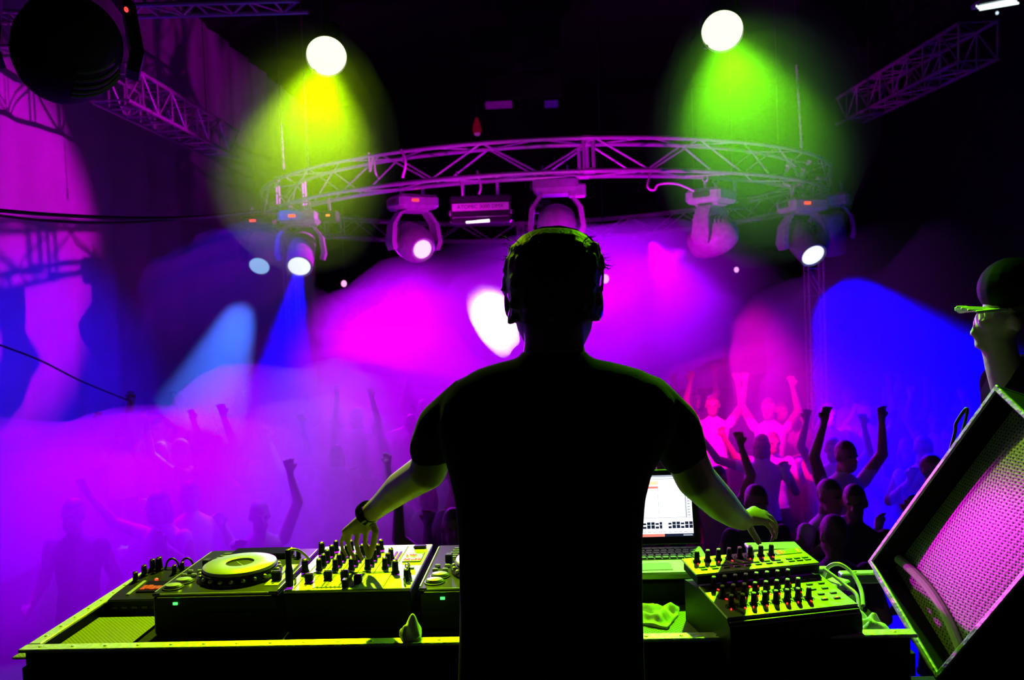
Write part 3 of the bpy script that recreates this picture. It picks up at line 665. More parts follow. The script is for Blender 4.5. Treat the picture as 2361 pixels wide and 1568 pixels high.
GSKIN = mat('fair_skin', (.75, .52, .4), .5, noise=.1, scale=40, spec=.35)
guest = thing('person', 'person in a dark top and cap standing behind the tilted speaker, head bowed in profile', 'person', ft)
under(remesh(mb, .0085, 'body', GSKIN, None, 3), guest)
mb = MB(); mb.rings([[V((ch.x+dx+rx*math.cos(u), PY+ry*math.sin(u), z)) for u in (2*PI*k/24 for k in range(24))] for z, rx, ry, dx in ((1.465, .066, .078, .012), (1.42, .112, .17, .01), (1.34, .135, .215, 0), (1.2, .142, .195, .01), (1.05, .132, .168, .01), (.9, .142, .182, .01), (.84, .14, .18, .01))])
for sy in (-1, 1): mb.chain([(V((ch.x, PY+sy*.19, 1.36)), .072), (V((ch.x+.018, PY+sy*.23, 1.13)), .058)])
under(remesh(mb, .01, 'shirt', M['cloth'], None, 4), guest)
mb = MB()
for sy in (-1, 1): mb.chain([(V((ch.x+.01, PY+sy*.09, .86)), .095), (V((ch.x, PY+sy*.1, .47)), .07), (V((ch.x+.02, PY+sy*.1, .08)), .055)])
under(remesh(mb, .012, 'trousers', M['denim'], None, 4), guest)
mb = MB(); mb.ell(hc+V((.012, 0, .02)), (.108, .088, .108)); mb.ell(hc+V((.09, 0, -.02)), (.05, .06, .05))
hh = under(remesh(mb, .008, 'hair', M['hair'], None, 3), guest)
mb = MB(); mb.ell(hc+V((.0, 0, .035)), (.112, .094, .1))
capo = under(remesh(mb, .006, 'cap', M['case'], None, 2), guest)
mb = MB(); p0, p1 = Q(2208, 708), Q(2280, 716)
for k in range(-3, 4):
    y = k*.02; w = 1-.035*k*k
    mb.cap(p1+V((.02, y, .002)), p1.lerp(p0, w)+V((0, y, -.004*abs(k))), .0075, .006, 10)
br = remesh(mb, .005, 'brim', M['paper'], None, 2); br.parent = capo; br.data.transform(Matrix.Translation(-V(guest.location)))
# ================================================================== the crowd
CM = [M['skin'], M['hair'], mat('shirt_pale', (.6, .58, .6), .8, noise=.2, scale=14), M['denim'], mat('shirt_dark', (.05, .05, .06), .85, noise=.3, scale=14), mat('shirt_mid', (.3, .22, .26), .85, noise=.2, scale=14)]
def dancer(name, arms, shirt, lean=0., long_hair=False, turn=0.):
    mb = MB(); hd = V((0, -.02-lean*.3, 1.6)); sh = 1.4
    mb.rings([[V((rx*math.cos(u), ry*math.sin(u)+dy, z)) for u in (2*PI*k/20 for k in range(20))] for z, rx, ry, dy in ((1.48, .06, .06, -.01), (1.44, .12, .085, 0), (1.38, .185, .1, 0), (1.25, .17, .11, 0), (1.08, .145, .1, 0), (.95, .165, .115, 0), (.85, .15, .11, 0))])
    mb.cap((0, 0, 1.42), (0, -.01, 1.54), .056, .05); mb.ell(hd+V((0, .01, .045)), (.076, .095, .1)); mb.ell(hd+V((0, -.02, -.04)), (.058, .07, .07)); mb.cap(hd+V((0, -.09, .02)), hd+V((0, -.105, -.01)), .01, .014, 8)
    for s in (-1, 1): mb.ell(hd+V((s*.077, .01, .01)), (.01, .018, .03)); mb.ell(hd+V((s*.03, -.082, .03)), (.018, .012, .008))
    if long_hair: mb.ell(hd+V((0, .05, -.06)), (.085, .06, .15))
    for s in (-1, 1):
        x = s*.09; k = .05*s*lean
        mb.chain([(V((x, 0, .88)), .088), (V((x+s*.02, -.05-k, .48)), .06), (V((x+s*.03, .0+k, .09)), .04)]); mb.chain([(V((x+s*.03, .02, .045)), .04), (V((x+s*.05, -.13, .035)), .034)])
        e, w, hnd = [V(q) for q in arms[0 if s < 0 else 1]]; e.x *= s; w.x *= s; hnd.x *= s
        S_ = V((s*.185, 0, sh)); mb.chain([(S_, .056), (e, .043), (w, .028)]); d = (hnd-w).normalized(); sd = d.cross(V((0, 1, .2))).normalized()
        palm = w+d*.05; mb.cap(w, palm+d*.02, .026, .033, 10)
        for j in range(4): f0 = palm+d*.03+sd*(.017*(j-1.5)); mb.chain([(f0, .0115), (f0+d*.035+sd*(.006*(j-1.5)), .0105), (f0+d*(.06+.008*(j in (1, 2)))+sd*(.01*(j-1.5))+V((0, -.012, 0)), .009)], 8)
        mb.chain([(palm-sd*s*.025, .013), (palm-sd*s*.05+d*.02, .011), (palm-sd*s*.058+d*.04, .0095)], 8)
    def mf(c):
        for s in (-1, 1):
            if (c.x-s*.031)**2+((c.z-hd.z-.028)*1.6)**2 < .00022 and c.y < -.05: return 1
        if abs(c.x) < .026 and abs(c.z-hd.z+.058) < .008 and c.y < -.06: return 5
        if c.z > 1.5 and abs(c.x) < .12 and abs(c.y) < .2: return 1 if (c.z > 1.68 or c.y > .02+lean*-.3 or (long_hair and c.y > -.02)) else 0
        if c.z < .9: return 3
        if abs(c.x) < .2 and c.z < 1.47: return shirt
        if abs(c.x) < .25 and 1.2 < c.z < 1.5: return shirt
        return 0
    return remesh(mb, .0105, name, CM, False, 2, matfn=mf)
UP = lambda o, h_: [(.30+o*.05, -.06, 1.55+h_*.1), (.24+o*.1, -.1, 1.80+h_*.08), (.22+o*.1, -.12, 1.95+h_*.08)]
DN = lambda o: [(.26+o*.05, .03, 1.13), (.24+o*.1, -.16, 1.0), (.2+o*.1, -.26, 1.0)]
BENT = lambda o: [(.30, -.05, 1.18), (.2+o*.1, -.22, 1.38), (.17+o*.1, -.26, 1.5)]
OUT = [(.42, -.05, 1.48), (.55, -.14, 1.7), (.6, -.18, 1.84)]
KINDS = [dancer('dancer_body', a, s_, l_, lh) for a, s_, l_, lh in ((( UP(0, 1), UP(.5, .6)), 2, .1, False), ((UP(-.5, 1.2), DN(0)), 4, .0, True), ((DN(0), OUT), 5, .15, False), ((UP(1, .3), UP(.2, 1.3)), 4, .05, True), ((BENT(0), BENT(.5)), 2, .1, False), ((DN(.3), DN(.2)), 4, .0, False), ((OUT, BENT(.2)), 2, .1, True), ((BENT(.3), UP(0, 1.4)), 5, .05, False))]
FZ = -1.3
def dance(kind, loc, rot, sc, label, group):
    o = bpy.data.objects.new('person', KINDS[kind]); COL.objects.link(o); o.location = loc; o.rotation_euler = (0, 0, rot); o.scale = (sc,)*3
    return tag(o, label, 'person', group)
def proj(p):
    d = V(p)-CAMLOC; z = d.dot(_f); return IW/2+FPX*d.dot(_R)/z, IH/2-FPX*d.dot(_U)/z
SPOTS = []
NAMED = [  # head pixel, depth, kind, turn, label
    ((1926, 1228), 1.75, 5, PI+.2, 'dancer with a pale blue lit collar close behind the controller, back of the head dark'),
    ((1902, 1135), 3.0, 4, .5, 'dancer whose cheek glows pink above the blue lit collar'),
    ((1742, 1150), 2.6, 5, .2, 'dancer with a pale violet shoulder just past the man\'s reaching hand'),
    ((1970, 1150), 3.3, 5, -.4, 'dancer in dim red light at the elbow of the pink cheeked one'),
    ((440, 1135), 4.2, 4, .3, 'dancer with a white lit head top amid the violet smoke above the big jog wheel'),
    ((375, 1160), 3.7, 6, -.3, 'dancer with a brightly lit face at the smoky end of the table'),
    ((1046, 1205), 2.9, 3, .2, 'dark dancer raising an arm in the gap under the man\'s elbow'),
    ((640, 1030), 5.4, 0, .1, 'dancer raising both hands, faint in the lilac smoke over the jog wheel'),
    ((172, 1180), 4.6, 5, 0., 'dim violet dancer standing alone in thick smoke beyond the bare table end'),
]
for (hx, hy), Y, k, r_, lab in NAMED:
    p = atz(hx, hy, FZ+1.64); sc = 1; dance(k, (p.x, p.y, FZ), r_, sc, lab, None); SPOTS.append((p.x, p.y))
rr = random.Random(21); n = 0
Y = 3.3
while Y < 9.4:
    x = -.66*(Y+1.97)
    while x < .58*(Y+1.97)+.9:
        xx, yy = x+rr.uniform(-.16, .16), Y+rr.uniform(-.2, .2); x += .56
        u, v = proj((xx, yy, FZ+1.6))
        if u > 2230 or u < -80: continue
        if any((xx-a)**2+(yy-c)**2 < .34 for a, c in SPOTS): continue
        if xx < -5.0 or xx > 6.3 or (u < 1100 and (rr.random() < .5 or Y < 3.6)): continue
        SPOTS.append((xx, yy)); n += 1
        k = rr.choice((0, 1, 2, 3, 3, 0, 6, 7, 4, 5) if Y > 4 else (4, 5, 5, 2, 7, 5))
        side = u > 1250
        dance(k, (xx, yy, FZ), rr.uniform(-.6, .6), rr.uniform(.93, 1.07), 'one of the dancers crowded in pink light beyond the controller, hazy and blurred' if side else 'one of the dancers almost lost in violet smoke beyond the decks', 'dancers in the pink lit crowd' if side else 'dancers lost in the violet smoke')
    Y += .62
# ================================================================== rig: ring truss, straight trusses, lamps
RC, RR, ZT, ZB = V((.596, 11.421, 0)), 4.373, 3.525, 3.165
def chord(pts, r, name, parent): return MB().tube(pts, r, 8).build(name, M['truss'], parent)
rt = thing('ring_truss', 'round aluminium box truss carrying the moving heads above the crowd', 'truss', (RC.x, RC.y, ZB))
q = V(rt.location); RI = RR-.36
ringp = lambda R, z, n=96: [V((R*math.cos(2*PI*i/n), R*math.sin(2*PI*i/n), z-ZB)) for i in range(n+1)]
for R in (RR, RI):
    for z in (ZT, ZB): chord(ringp(R, z), .025, 'chord', rt)
NB = 44
pt = lambda a, R, z: V((R*math.cos(a), R*math.sin(a), z-ZB))
for R in (RR, RI):
    b = MB()
    for i in range(NB):
        a0, a1 = 2*PI*i/NB, 2*PI*(i+1)/NB; za, zb = (ZB, ZT) if i % 2 else (ZT, ZB); b.cyl(pt(a0, R, za), pt(a1, R, zb), .011, None, 6)
    b.build('side_lattice', M['truss'], rt)
for z in (ZT, ZB):
    b = MB()
    for i in range(NB):
        a0, a1 = 2*PI*i/NB, 2*PI*(i+1)/NB; b.cyl(pt(a0, RR if i % 2 else RI, z), pt(a1, RI if i % 2 else RR, z), .011, None, 6)
    b.build('top_lattice' if z == ZT else 'bottom_lattice', M['truss'], rt)
for i in range(6):                                   # joint plates between ring segments
    a = 2*PI*(i+.62)/6
    for R in (RR, RI):
        b = MB()
        for z in (ZT, ZB): b.cyl(pt(a-.014, R, z), pt(a+.014, R, z), .034, None, 8)
        for da in (-.012, .012): b.cyl(pt(a+da, R, ZT), pt(a+da, R, ZB), .02, None, 6)
        b.build('joint', M['truss'], rt)
for i in range(4):
    a = 2*PI*(i+.5)/4; MB().cyl(pt(a, RR-.18, ZT), V((math.cos(a), math.sin(a), 0))*(RR-.18)+V((0, 0, 7.5-ZB)), .008, None, 6).build('hanger_wire', M['cable'], rt)
def truss(p0, p1, w, label, bays, r=.025, up=V((0, 0, 1))):
    p0, p1 = V(p0), V(p1); t = thing('box_truss', label, 'truss', p0); d = p1-p0; x = d.normalized(); s = x.cross(up).normalized(); u = s.cross(x)
    c = lambda k, i, j: d*k+s*(w/2*i)+u*(w/2*j)
    for i in (-1, 1):
        for j in (-1, 1): chord([c(0, i, j), c(1, i, j)], r, 'chord', t)
    for n_, f in (('side_lattice', lambda k, a: c(k, -1, a)), ('side_lattice', lambda k, a: c(k, 1, a)), ('top_lattice', lambda k, a: c(k, a, 1)), ('bottom_lattice', lambda k, a: c(k, a, -1))):
        b = MB()
        for i in range(bays): b.cyl(f(i/bays, 1 if i % 2 else -1), f((i+1)/bays, -1 if i % 2 else 1), r*.45, None, 6); b.cyl(f(i/bays, 1), f(i/bays, -1), r*.45, None, 6)
        b.build(n_, M['truss'], t)
    if abs(x.z) < .7:
        for k in (.2, .8): q_ = c(k, 0, 1); MB().cyl(q_, V((q_.x, q_.y, 7.5-p0.z)), .008, None, 6).build('hanger_wire', M['cable'], t)
    return t
truss(at(250, 190, 7.4), at(520, 335, 11), .42, 'magenta lit lattice truss slanting away beyond the big dark lamp', 9)
truss(at(2255, 95, 7.6), at(1960, 255, 12), .42, 'magenta lit lattice truss slanting away in the dark under the bright tubes', 9)
truss(at(-60, 75, 6.5), at(130, 85, 6.7), .36, 'dim purple truss at the ceiling edge beside the big dark lamp', 4)
truss(at(290, -10, 6.), at(700, -22, 6.), .3, 'dim violet truss along the ceiling above the yellow lamp', 7)
tz = lambda x, y, Y: at(x, y, Y)
p = at(1877, 640, 9.6); truss((p.x, p.y, FZ), (p.x, p.y, p.z+.5), .2, 'slender upright truss mast under the blue beam', 10, .014, V((0, 1, 0)))
p = at(672, 640, 12.5); truss((p.x, p.y, FZ), (p.x, p.y, p.z+.7), .2, 'faint upright truss mast in the smoke under the pale blue beam', 12, .014, V((0, 1, 0)))
# hanging lines
def line(x0, y0, x1, y1, Y, label, r=.011):
    a, b_ = at(x0, y0, Y), at(x1, y1, Y); o = thing('hoist_chain', label, 'chain', b_); d = a-b_; L_ = d.length
    b = MB(); n_ = max(4, int(L_/.05))
    for i in range(n_): b.ell(d*((i+.5)/n_), (r*(.75 if i % 2 else 1), r*(1 if i % 2 else .75), L_/n_*.62), None, 8)
    MB().cyl(d, (d.x, d.y, 7.5-b_.z), .006, None, 6).build('hanger_wire', M['cable'], o)
    b.build('links', M['rope'], o); MB().lathe([(.004, .05), (.022, .03), (.022, -.03), (.004, -.06)], (0, 0, 0), 10).build('hook', M['rope'], o); return o
line(1836, 150, 1848, 332, 9.2, 'pale hoist chain hanging over the lamp cluster in the green beam', .017)
line(648, 285, 653, 382, 9.2, 'pale hoist chain hanging in the yellow beam', .014)
# moving heads
def moving_head(px_, py_, Y, tgt, s, label, lens=None, shell='fixture', lens_r=.085, body='round', clampz=None, yaw=None):
    """px_, py_: pixel of the head's pivot."""
    p = at(px_, py_, Y); t = thing('moving_head', label, 'stage light', p); m = M[shell]
    aim = V(tgt)-p; az = math.atan2(aim.x, -aim.y) if yaw is None else yaw; Rz = Matrix.Rotation(az, 3, 'Z')
    bz = .30*s
    bb = MB(); bb.box(Rz @ V((0, 0, bz+.07*s)), (.40*s, .34*s, .13*s), Rz, .03*s); bb.box(Rz @ V((0, 0, bz+.0*s)), (.24*s, .22*s, .03*s), Rz, .01*s)
    bs = bb.build('base', m, t)
    MB().box(Rz @ V((-.05*s, -.172*s, bz+.075*s)), (.065*s, .008*s, .022*s), Rz).build('readout', M['red'], bs)
    for sx in (-1, 1): MB().box(Rz @ V((sx*.21*s, 0, bz+.075*s)), (.03*s, .16*s, .05*s), Rz, .01*s).build('carry_handle', M['fixdark'], bs)
    for sx in (-1, 1):
        cl = MB(); cl.box(Rz @ V((sx*.11*s, 0, bz+.16*s)), (.03, .03, .08*s), Rz); cl.tube([Rz @ V((sx*.11*s, .035*math.sin(u), bz+.2*s+.035+.035*math.cos(u))) for u in (math.radians(40+i*28) for i in range(11))], .009, 6); cl.build('clamp', M['truss'], t)
    y = MB()
    for sx in (-1, 1):
        prof = [(.0, bz-.01*s, .05*s), (.135*s, bz-.02*s, .055*s), (.215*s, .17*s, .06*s), (.235*s, 0, .068*s), (.215*s, -.07*s, .05*s)]
        rs = []
        for (x, z, w) in prof:
            rs.append([Rz @ V((sx*(x+dx*s), dy*w*1.2, z+dz*s)) for dx, dy, dz in ((-.022, -1, .012), (-.022, 1, .012), (.022, 1, -.0), (.022, -1, -.0))])
        y.rings(rs)
    y.build('yoke', m, t)
    d = aim.normalized(); a1 = (Rz @ V((1, 0, 0))); a1 = (a1-d*a1.dot(d)).normalized(); a2 = d.cross(a1); MX = Matrix((a1, a2, d)).transposed()
    if body == 'round': pr = [(.001, -.24), (.07, -.235), (.125, -.2), (.165, -.13), (.178, -.04), (.172, .05), (.15, .13), (.12, .19), (.112, .2), (.112, .185), (.001, .185)]
    else: pr = [(.001, -.25), (.11, -.25), (.135, -.22), (.14, -.05), (.145, .0), (.14, .1), (.135, .22), (.128, .225), (.122, .215), (.001, .205)]
    h = MB().lathe([(r*s, z*s) for r, z in pr], (0, 0, 0), 32, MX).build('head', m, t)
    v = MB()
    for k in range(5): v.tube([MX @ V(((r_+.004)*s*math.cos(u), (r_+.004)*s*math.sin(u), (-.05-.03*k)*s)) for r_ in (.178-.0022*k*k*1.2,) for u in (.5+i*.12 for i in range(10))], .006*s, 5)
    v.build('cooling_fin', M['fixdark'], h)
    lm = lens if lens is not None else M['gloss']
    z = .186 if body == 'round' else .206
    MB().lathe([(lens_r*s*1.02 if body == 'round' else .118*s, z*s), ((lens_r if body == 'round' else .112)*s, (z+.008)*s), ((lens_r if body == 'round' else .1)*s*.6, (z+.016)*s), (.001, (z+.018)*s)], (0, 0, 0), 28, MX).build('lens', lm, h)
    return p, p+d*((z+.03)*s)
BLUEW = lamp_mat('lens_blue_white', (.8, .9, 1), 1.3); MAGW = lamp_mat('lens_magenta', (1, .6, 1), 1.3); PALEB = lamp_mat('lens_pale_blue', (.35, .65, 1), 1.)
tBL = at(560, 930, 5.5); tPB = at(450, 990, 7.0)
_, sBL = moving_head(694, 586, 8.5, at(640, 960, 6.3), 1.25, 'moving head with a lit blue lens hanging at the ring end over the blue beam', BLUEW, body='can')
_, sPB = moving_head(608, 588, 9.6, tPB, 1.25, 'dark moving head throwing the pale blue beam, behind the one with the bright blue lens', PALEB, shell='fixdark', body='can')
_, sM2 = moving_head(955, 560, 8.0, at(1120, 690, 6.6), 1.3, 'round pink lit moving head with a white hot lens, next to the strobe', MAGW)
_, sM3 = moving_head(1284, 525, 7.6, at(1290, 700, 9.5), 1.3, 'moving head hanging directly above the man\'s hair', None)
_, sM4 = moving_head(1642, 548, 7.9, at(1440, 640, 8.6), 1.3, 'round pink lit moving head with a coiled cable beside its clamp', MAGW)
_, sBR = moving_head(1852, 560, 8.9, at(2010, 760, 7.6), 1.3, 'moving head with a lit blue lens and wide blue beam beside the mast', BLUEW, body='can')
moving_head(1918, 540, 9.6, at(1935, 760, 10), 1.25, 'moving head hanging unlit behind the wide blue beam lamp', None, body='can')
# big dark fixture close by
_bp, _ = moving_head(152, 120, 1.3, at(40, 360, 2.4), 1.12, 'big black moving head close overhead against the magenta drape', None, shell='case', yaw=.5)
p = _bp+V((0, 0, .5*1.12+.035)); o = thing('lighting_bar', 'black bar close overhead holding the big dark moving head', 'bar', p)
MB().cyl((-.6, 0, .0), (.6, 0, .0), .026, None, 14).build('pipe', M['fixdark'], o)
for x_ in (-.45, .45): MB().cyl((x_, 0, .0), (x_, 0, 7.5-p.z), .012, None, 6).build('hanger_rod', M['fixdark'], o)
h_ = [q_ for q_ in bpy.data.objects if q_.name.startswith('moving_head') and (V(q_.location)-_bp).length < .01][0]
MB().ell(at(291, 22, 1.2)-_bp, (.006, .012, .01)).build('lamp', M['red'], h_)
# strobe with its plate
p = at(1108, 482, 7.5); t = thing('strobe_light', 'long strobe unit with a pale name plate hanging under the ring truss', 'strobe', p)
Rz = Matrix.Rotation(math.radians(3), 3, 'Z'); k = mpp(7.5)
MB().box((0, .06, .0), (140*k, .2, 62*k), Rz, .02).build('housing', M['fixdark'], t)
pl = MB().box(Rz @ V((0, -.045, .022)), (130*k, .012, 17*k), Rz, .003).build('name_plate', M['paper'], t)
text_mesh('ATOMIC 3000 DMX', .062, .001, 'lettering', M['black'], pl, Matrix.Translation(Rz @ V((0, -.0525, .022))) @ Rz.to_4x4() @ Matrix.Rotation(PI/2, 4, 'X'))
rf = MB(); rf.prism([Rz @ V((x, y, z)) for x, y, z in ((-65*k, -.05, -.09), (65*k, -.05, -.09), (72*k, .02, -.135), (-72*k, .02, -.135))], (0, .16, .0)); rf.build('reflector', M['fixture'], t)
MB().cyl((-.17, -.03, -.145), (.1, -.03, -.14), .016, None, 12).build('flash_tube', lamp_mat('flash_white', (1, .75, 1), 3.), t)
for x in (-.2, .2): MB().box((x, .05, .24), (.03, .03, .28)).build('bracket', M['truss'], t)
for sx in (-1, 1): MB().cyl(Rz @ V((sx*68*k, -.02, -.04)), Rz @ V((sx*72*k, -.02, -.04)), .03, None, 12).build('side_knob', M['fixture'], t)
# black control boxes along the truss underside
for x, y, Y, w, lab in ((760, 500, 8.2, .22, 'small black box with an orange readout under the ring truss'), (1330, 440, 7.5, .2, 'small pale box clipped under the ring truss above the man'), (1245, 478, 7.8, .24, 'dark junction box under the ring truss beside the strobe'), (1695, 470, 8.3, .3, 'dark box under the ring truss beyond the round moving head')):
    p = at(x, y, Y); t = thing('control_box', lab, 'control box', p); MB().box((0, 0, 0), (w, .16, .14), bev=.015).build('body', M['fixdark'] if x != 1330 else M['fixture'], t)
    MB().box((0, .0, .07+(ZB-p.z-.07)/2), (.03, .03, ZB-p.z-.07)).build('clamp', M['truss'], t)
    MB().box((0, -.082, .01), (.045, .006, .02)).build('readout', M['orange'] if x < 1000 else M['fixture'], t)
# cable festoons on the truss
def loopc(pts, r, label): return cable(pts, r, M['pcable'], 'truss_cable', label)
loopc([at(1500, 398, 7.2), at(1493, 430, 7.1), at(1508, 438, 7.1), at(1520, 425, 7.1), at(1560, 424, 7.15), at(1600, 440, 7.3)], .012, 'pale cable looped under the ring truss beside the round moving head')
loopc([at(850, 352, 7.5), at(853, 395, 7.5), at(860, 360, 7.5), at(866, 398, 7.5), at(874, 412, 7.6)], .012, 'pale cable tied in a zigzag on the ring truss in the yellow beam')
loopc([at(1052, 396, 7.25), at(1064, 430, 7.1), at(1066, 452, 7.1)], .009, 'thin cable end dangling over the strobe')
loopc([at(1100, 394, 7.2), at(1108, 430, 7.1), at(1104, 448, 7.1)], .012, 'thicker cable end dangling over the strobe')
loopc([at(925, 345, 7.1), at(935, 375, 7.05), at(928, 410, 7.1)], .014, 'knotted strap hanging from the ring truss joint')
# clutter of clamps and plugs in the green beam
rr = random.Random(5); t = thing('cable_bundle', 'knot of plugs and coiled cable at the ring truss end in the green beam', 'cable bundle', at(1848, 400, 9.0))
for i in range(14):
    c = V((rr.uniform(-.25, .28), rr.uniform(-.1, .1), rr.uniform(-.2, .22))); b = MB(); v = V((rr.uniform(-.05, .05), 0, rr.uniform(-.1, .1)))
    b.tube([c+v*u+V((.03*math.sin(u*4+i), 0, 0)) for u in (k_/6 for k_ in range(7))], rr.uniform(.012, .026), 8); b.build('plug', M['fixture'], t)
# sagging cables at the side
cable([at(-40, 482, 3.0), at(120, 495, 3.4), at(300, 503, 3.9), at(460, 500, 4.6), at(600, 485, 6.4)], .013, M['cable'], 'overhead_cable', 'thick black cable sagging across the magenta drape')
cable([at(-40, 492, 2.9), at(100, 508, 3.3), at(260, 514, 3.8), at(440, 505, 4.6), at(600, 488, 6.4)], .009, M['cable'], 'overhead_cable', 'thinner black cable sagging just under the thick one on the drape')
cable([at(-30, 785, 4.5), at(90, 830, 5.2), at(190, 880, 6.2), at(300, 925, 7.5)], .009, M['cable'], 'guy_wire', 'thin black wire slanting down across the blue lit drape')
# column of dark boxes hanging over the middle
t = thing('ceiling_duct', 'dim pillar like duct hanging from the ceiling over the ring truss', 'duct', at(1228, 180, 13)); k = mpp(13)
MB().box((0, 0, (7.5-t.location.z)/2), (78*k, .5, 7.5-t.location.z)).build('duct_body', M['dark'], t)
for i in range(5): MB().box((0, -.27, .25+i*.42), (78*k, .04, .05), Euler((0, -.25, 0)).to_matrix()).build('rib', M['dark'], t)
MB().box((-22*k, .0, -.2), (176*k, .6, 58*k), bev=.03).build('plenum', M['case'], t)
MB().box((-78*k, -.2, -.2-38*k), (60*k, .1, 14*k)).build('sign_strip', mat('violet_strip', (.3, .1, .35), .6, emit=(.12, .0, .16), estr=.25), t)
MB().box((40*k, -.2, -.2-42*k), (30*k, .1, 14*k)).build('sign_strip', mat('blue_strip', (.1, .1, .3), .6, emit=(.02, .0, .14), estr=.2), t)
o = thing('red_lamp', 'small dim red lamp hanging over the ring truss', 'lamp', at(1100, 300, 11.5)); MB().lathe([(.02, .2), (.05, .12), (.075, 0), (.06, -.05)], (0, 0, 0), 16).build('shade', mat('red_glass', (.3, .01, .02), .4, emit=(.12, 0, .01), estr=.5), o)
MB().ell((0, 0, -.06), (.05, .05, .035)).build('bulb', lamp_mat('bulb_magenta', (.45, .02, .4), .5), o)
MB().cyl((0, 0, .18), (0, 0, 7.5-o.location.z), .006, None, 6).build('cord', M['cable'], o)
# bright tubes
t = thing('tube_light', 'bright white tube light fitting high at the ceiling corner', 'tube light', at(2298, 12, 6.)); a_, c_ = at(2255, 18, 6.)-V(t.location), at(2344, 3, 6.)-V(t.location)
MB().box((a_+c_)/2+V((0, .05, .05)), ((c_-a_).length, .16, .04), Matrix.Rotation(-.15, 3, 'Y')).build('fitting', M['fixture'], t)
for q_ in (a_*.7, c_*.7): MB().cyl(q_+V((0, .05, .05)), V((q_.x, .05, 7.5-t.location.z)), .008, None, 6).build('hanger_wire', M['cable'], t)
for i in range(3): MB().cyl(a_+V((0, -.03+.03*i, -.028+.027*i)), c_+V((0, -.03+.03*i, -.028+.027*i)), .01, None, 10).build('tube', lamp_mat('tube_white', (.8, 1, .95), 1.6), t)
MB().ell(at(2299, 30, 6.)-V(t.location), (.014, .014, .016)).build('pilot_lamp', lamp_mat('pilot', (.7, .9, 1), 1.), t)
# the two bright lamps over the ring
def par(px_, py_, Y, tgt, col, label, R):
    p = at(px_, py_, Y); d = (V(tgt)-p).normalized(); t = thing('spotlight', label, 'spotlight', p); a1 = d.orthogonal().normalized(); MX = Matrix((a1, d.cross(a1), d)).transposed()
    MB().lathe([(.001, -.42), (R*.5, -.42), (R*.85, -.36), (R*1.02, -.2), (R*1.05, .0), (R*1.05, .03), (R*1.0, .03), (R*.99, -.01), (.001, -.01)], (0, 0, 0), 36, MX).build('housing', M['fixdark'], t)
    MB().lathe([(R*.985, -.006), (R*.97, .003), (R*.6, .018), (.001, .024)], (0, 0, 0), 36, MX).build('lens', lamp_mat(label.split()[1]+'_lens', col, 1.25), t)
    y = MB(); y.tube([MX @ V((R*1.1*math.cos(u), 0, 0))+V((0, 0, R*1.25*math.sin(u))) for u in (PI*i/14 for i in range(15))], .014, 6); y.cyl((0, 0, R*1.2), (0, 0, 7.5-p.z), .016, None, 8); y.build('yoke', M['fixdark'], t)
    return p+d*.06
LY = 1.75; RL = 46*mpp(LY)
tY, tG = at(560, 1390, .1), at(1930, 1345, .1)
pY = par(753, 128, LY, tY.lerp(CAMLOC, .5), (1, 1.05, .75), 'round yellow glowing spotlight high over the ring truss, wide beam down', RL)
pG = par(1665, 70, LY, tG.lerp(CAMLOC, .5), (.95, 1.05, .75), 'round green glowing spotlight highest over the ring truss, beam to the mast', RL)
# small lamps far back
for x, y, Y, r, cc, lab in ((793, 654, 14.5, .055, (1, .35, .8), 'tiny pink lamp shining far across the hall beside the blue lens'), (1395, 643, 14.5, .075, (1, .7, 1), 'small white hot lamp beside the man\'s headphones'), (1698, 622, 14., .045, (1, .4, 1), 'tiny magenta lamp far back under the round moving head')):
    p = at(x, y, Y); t = thing('pin_spot', lab, 'lamp', p); MB().lathe([(.001, -.2), (r*.8, -.2), (r*1.2, -.1), (r*1.25, .0), (r*1.2, .0), (.001, -.01)], (0, 0, 0), 20, Matrix.Rotation(PI/2, 3, 'X')).build('can', M['fixdark'], t)
    MB().ell((0, 0, 0), (r, r*.5, r*1.2)).build('lens', lamp_mat('pin_lens', cc, 1.6), t)
    MB().cyl((0, .1, 0), (0, .1, 7.5-p.z), .012, None, 6).build('hanger', M['fixdark'], t)
# ================================================================== light and haze
MAG, PUR, BLU = (.62, 0., 1.), (.42, 0., 1.), (.0, .0, 1.)
def power(name, loc, tgt, col, e, half, blend=.4, rad=.06): return spot(name, loc, tgt, col, e, half, blend, rad)
power('beam_yellow', pY, tY, (.46, .85, 0), 900, 22, .35, .05)
power('spill_yellow', pY, at(800, 1000, .0), (.46, .85, 0), 80, 36, .8, .05)
power('beam_green', pG, tG, (.17, .85, 0), 850, 23, .35, .05)
power('spill_green', pG, at(1850, 1000, .1), (.2, .85, 0), 140, 36, .8, .05)
power('beam_blue', sBL, at(640, 960, 6.3), (0, .0, 1), 5000, 9, .3)
power('beam_pale_blue', sPB, tPB, (.05, .16, 1), 3500, 11, .35)
power('beam_blue_wide', sBR, at(2160, 1030, 6.0), (0, 0, 1), 20000, 21, .6)
power('beam_magenta', sM2, at(1150, 750, 5.2), (.9, .65, 1), 14000, 6, .7)
power('beam_magenta_far', sM4, at(1350, 690, 9.5), (.5, 0, 1), 1500, 16, .6)
power('wash_magenta', at(1395, 640, 14.2), at(1300, 860, 4.0), (.4, 0, 1), 5200, 24, .8)
power('wash_pink', at(793, 654, 14.2), at(980, 870, 8.2), (.5, 0, 1), 11000, 15, .7)
power('wash_drape', (1.5, 9.5, 4.2), (-5.8, 7.4, 2.8), (.65, 0, .72), 2400, 19, .5)
power('wash_drape_blue', (-1.5, 6.5, 4.8), (-5.8, 8.8, -.3), BLU, 1900, 27, .9)
power('wash_violet', at(330, 330, 6.2), at(330, 1420, 3.4), (.3, 0, 1), 6500, 21, .8)
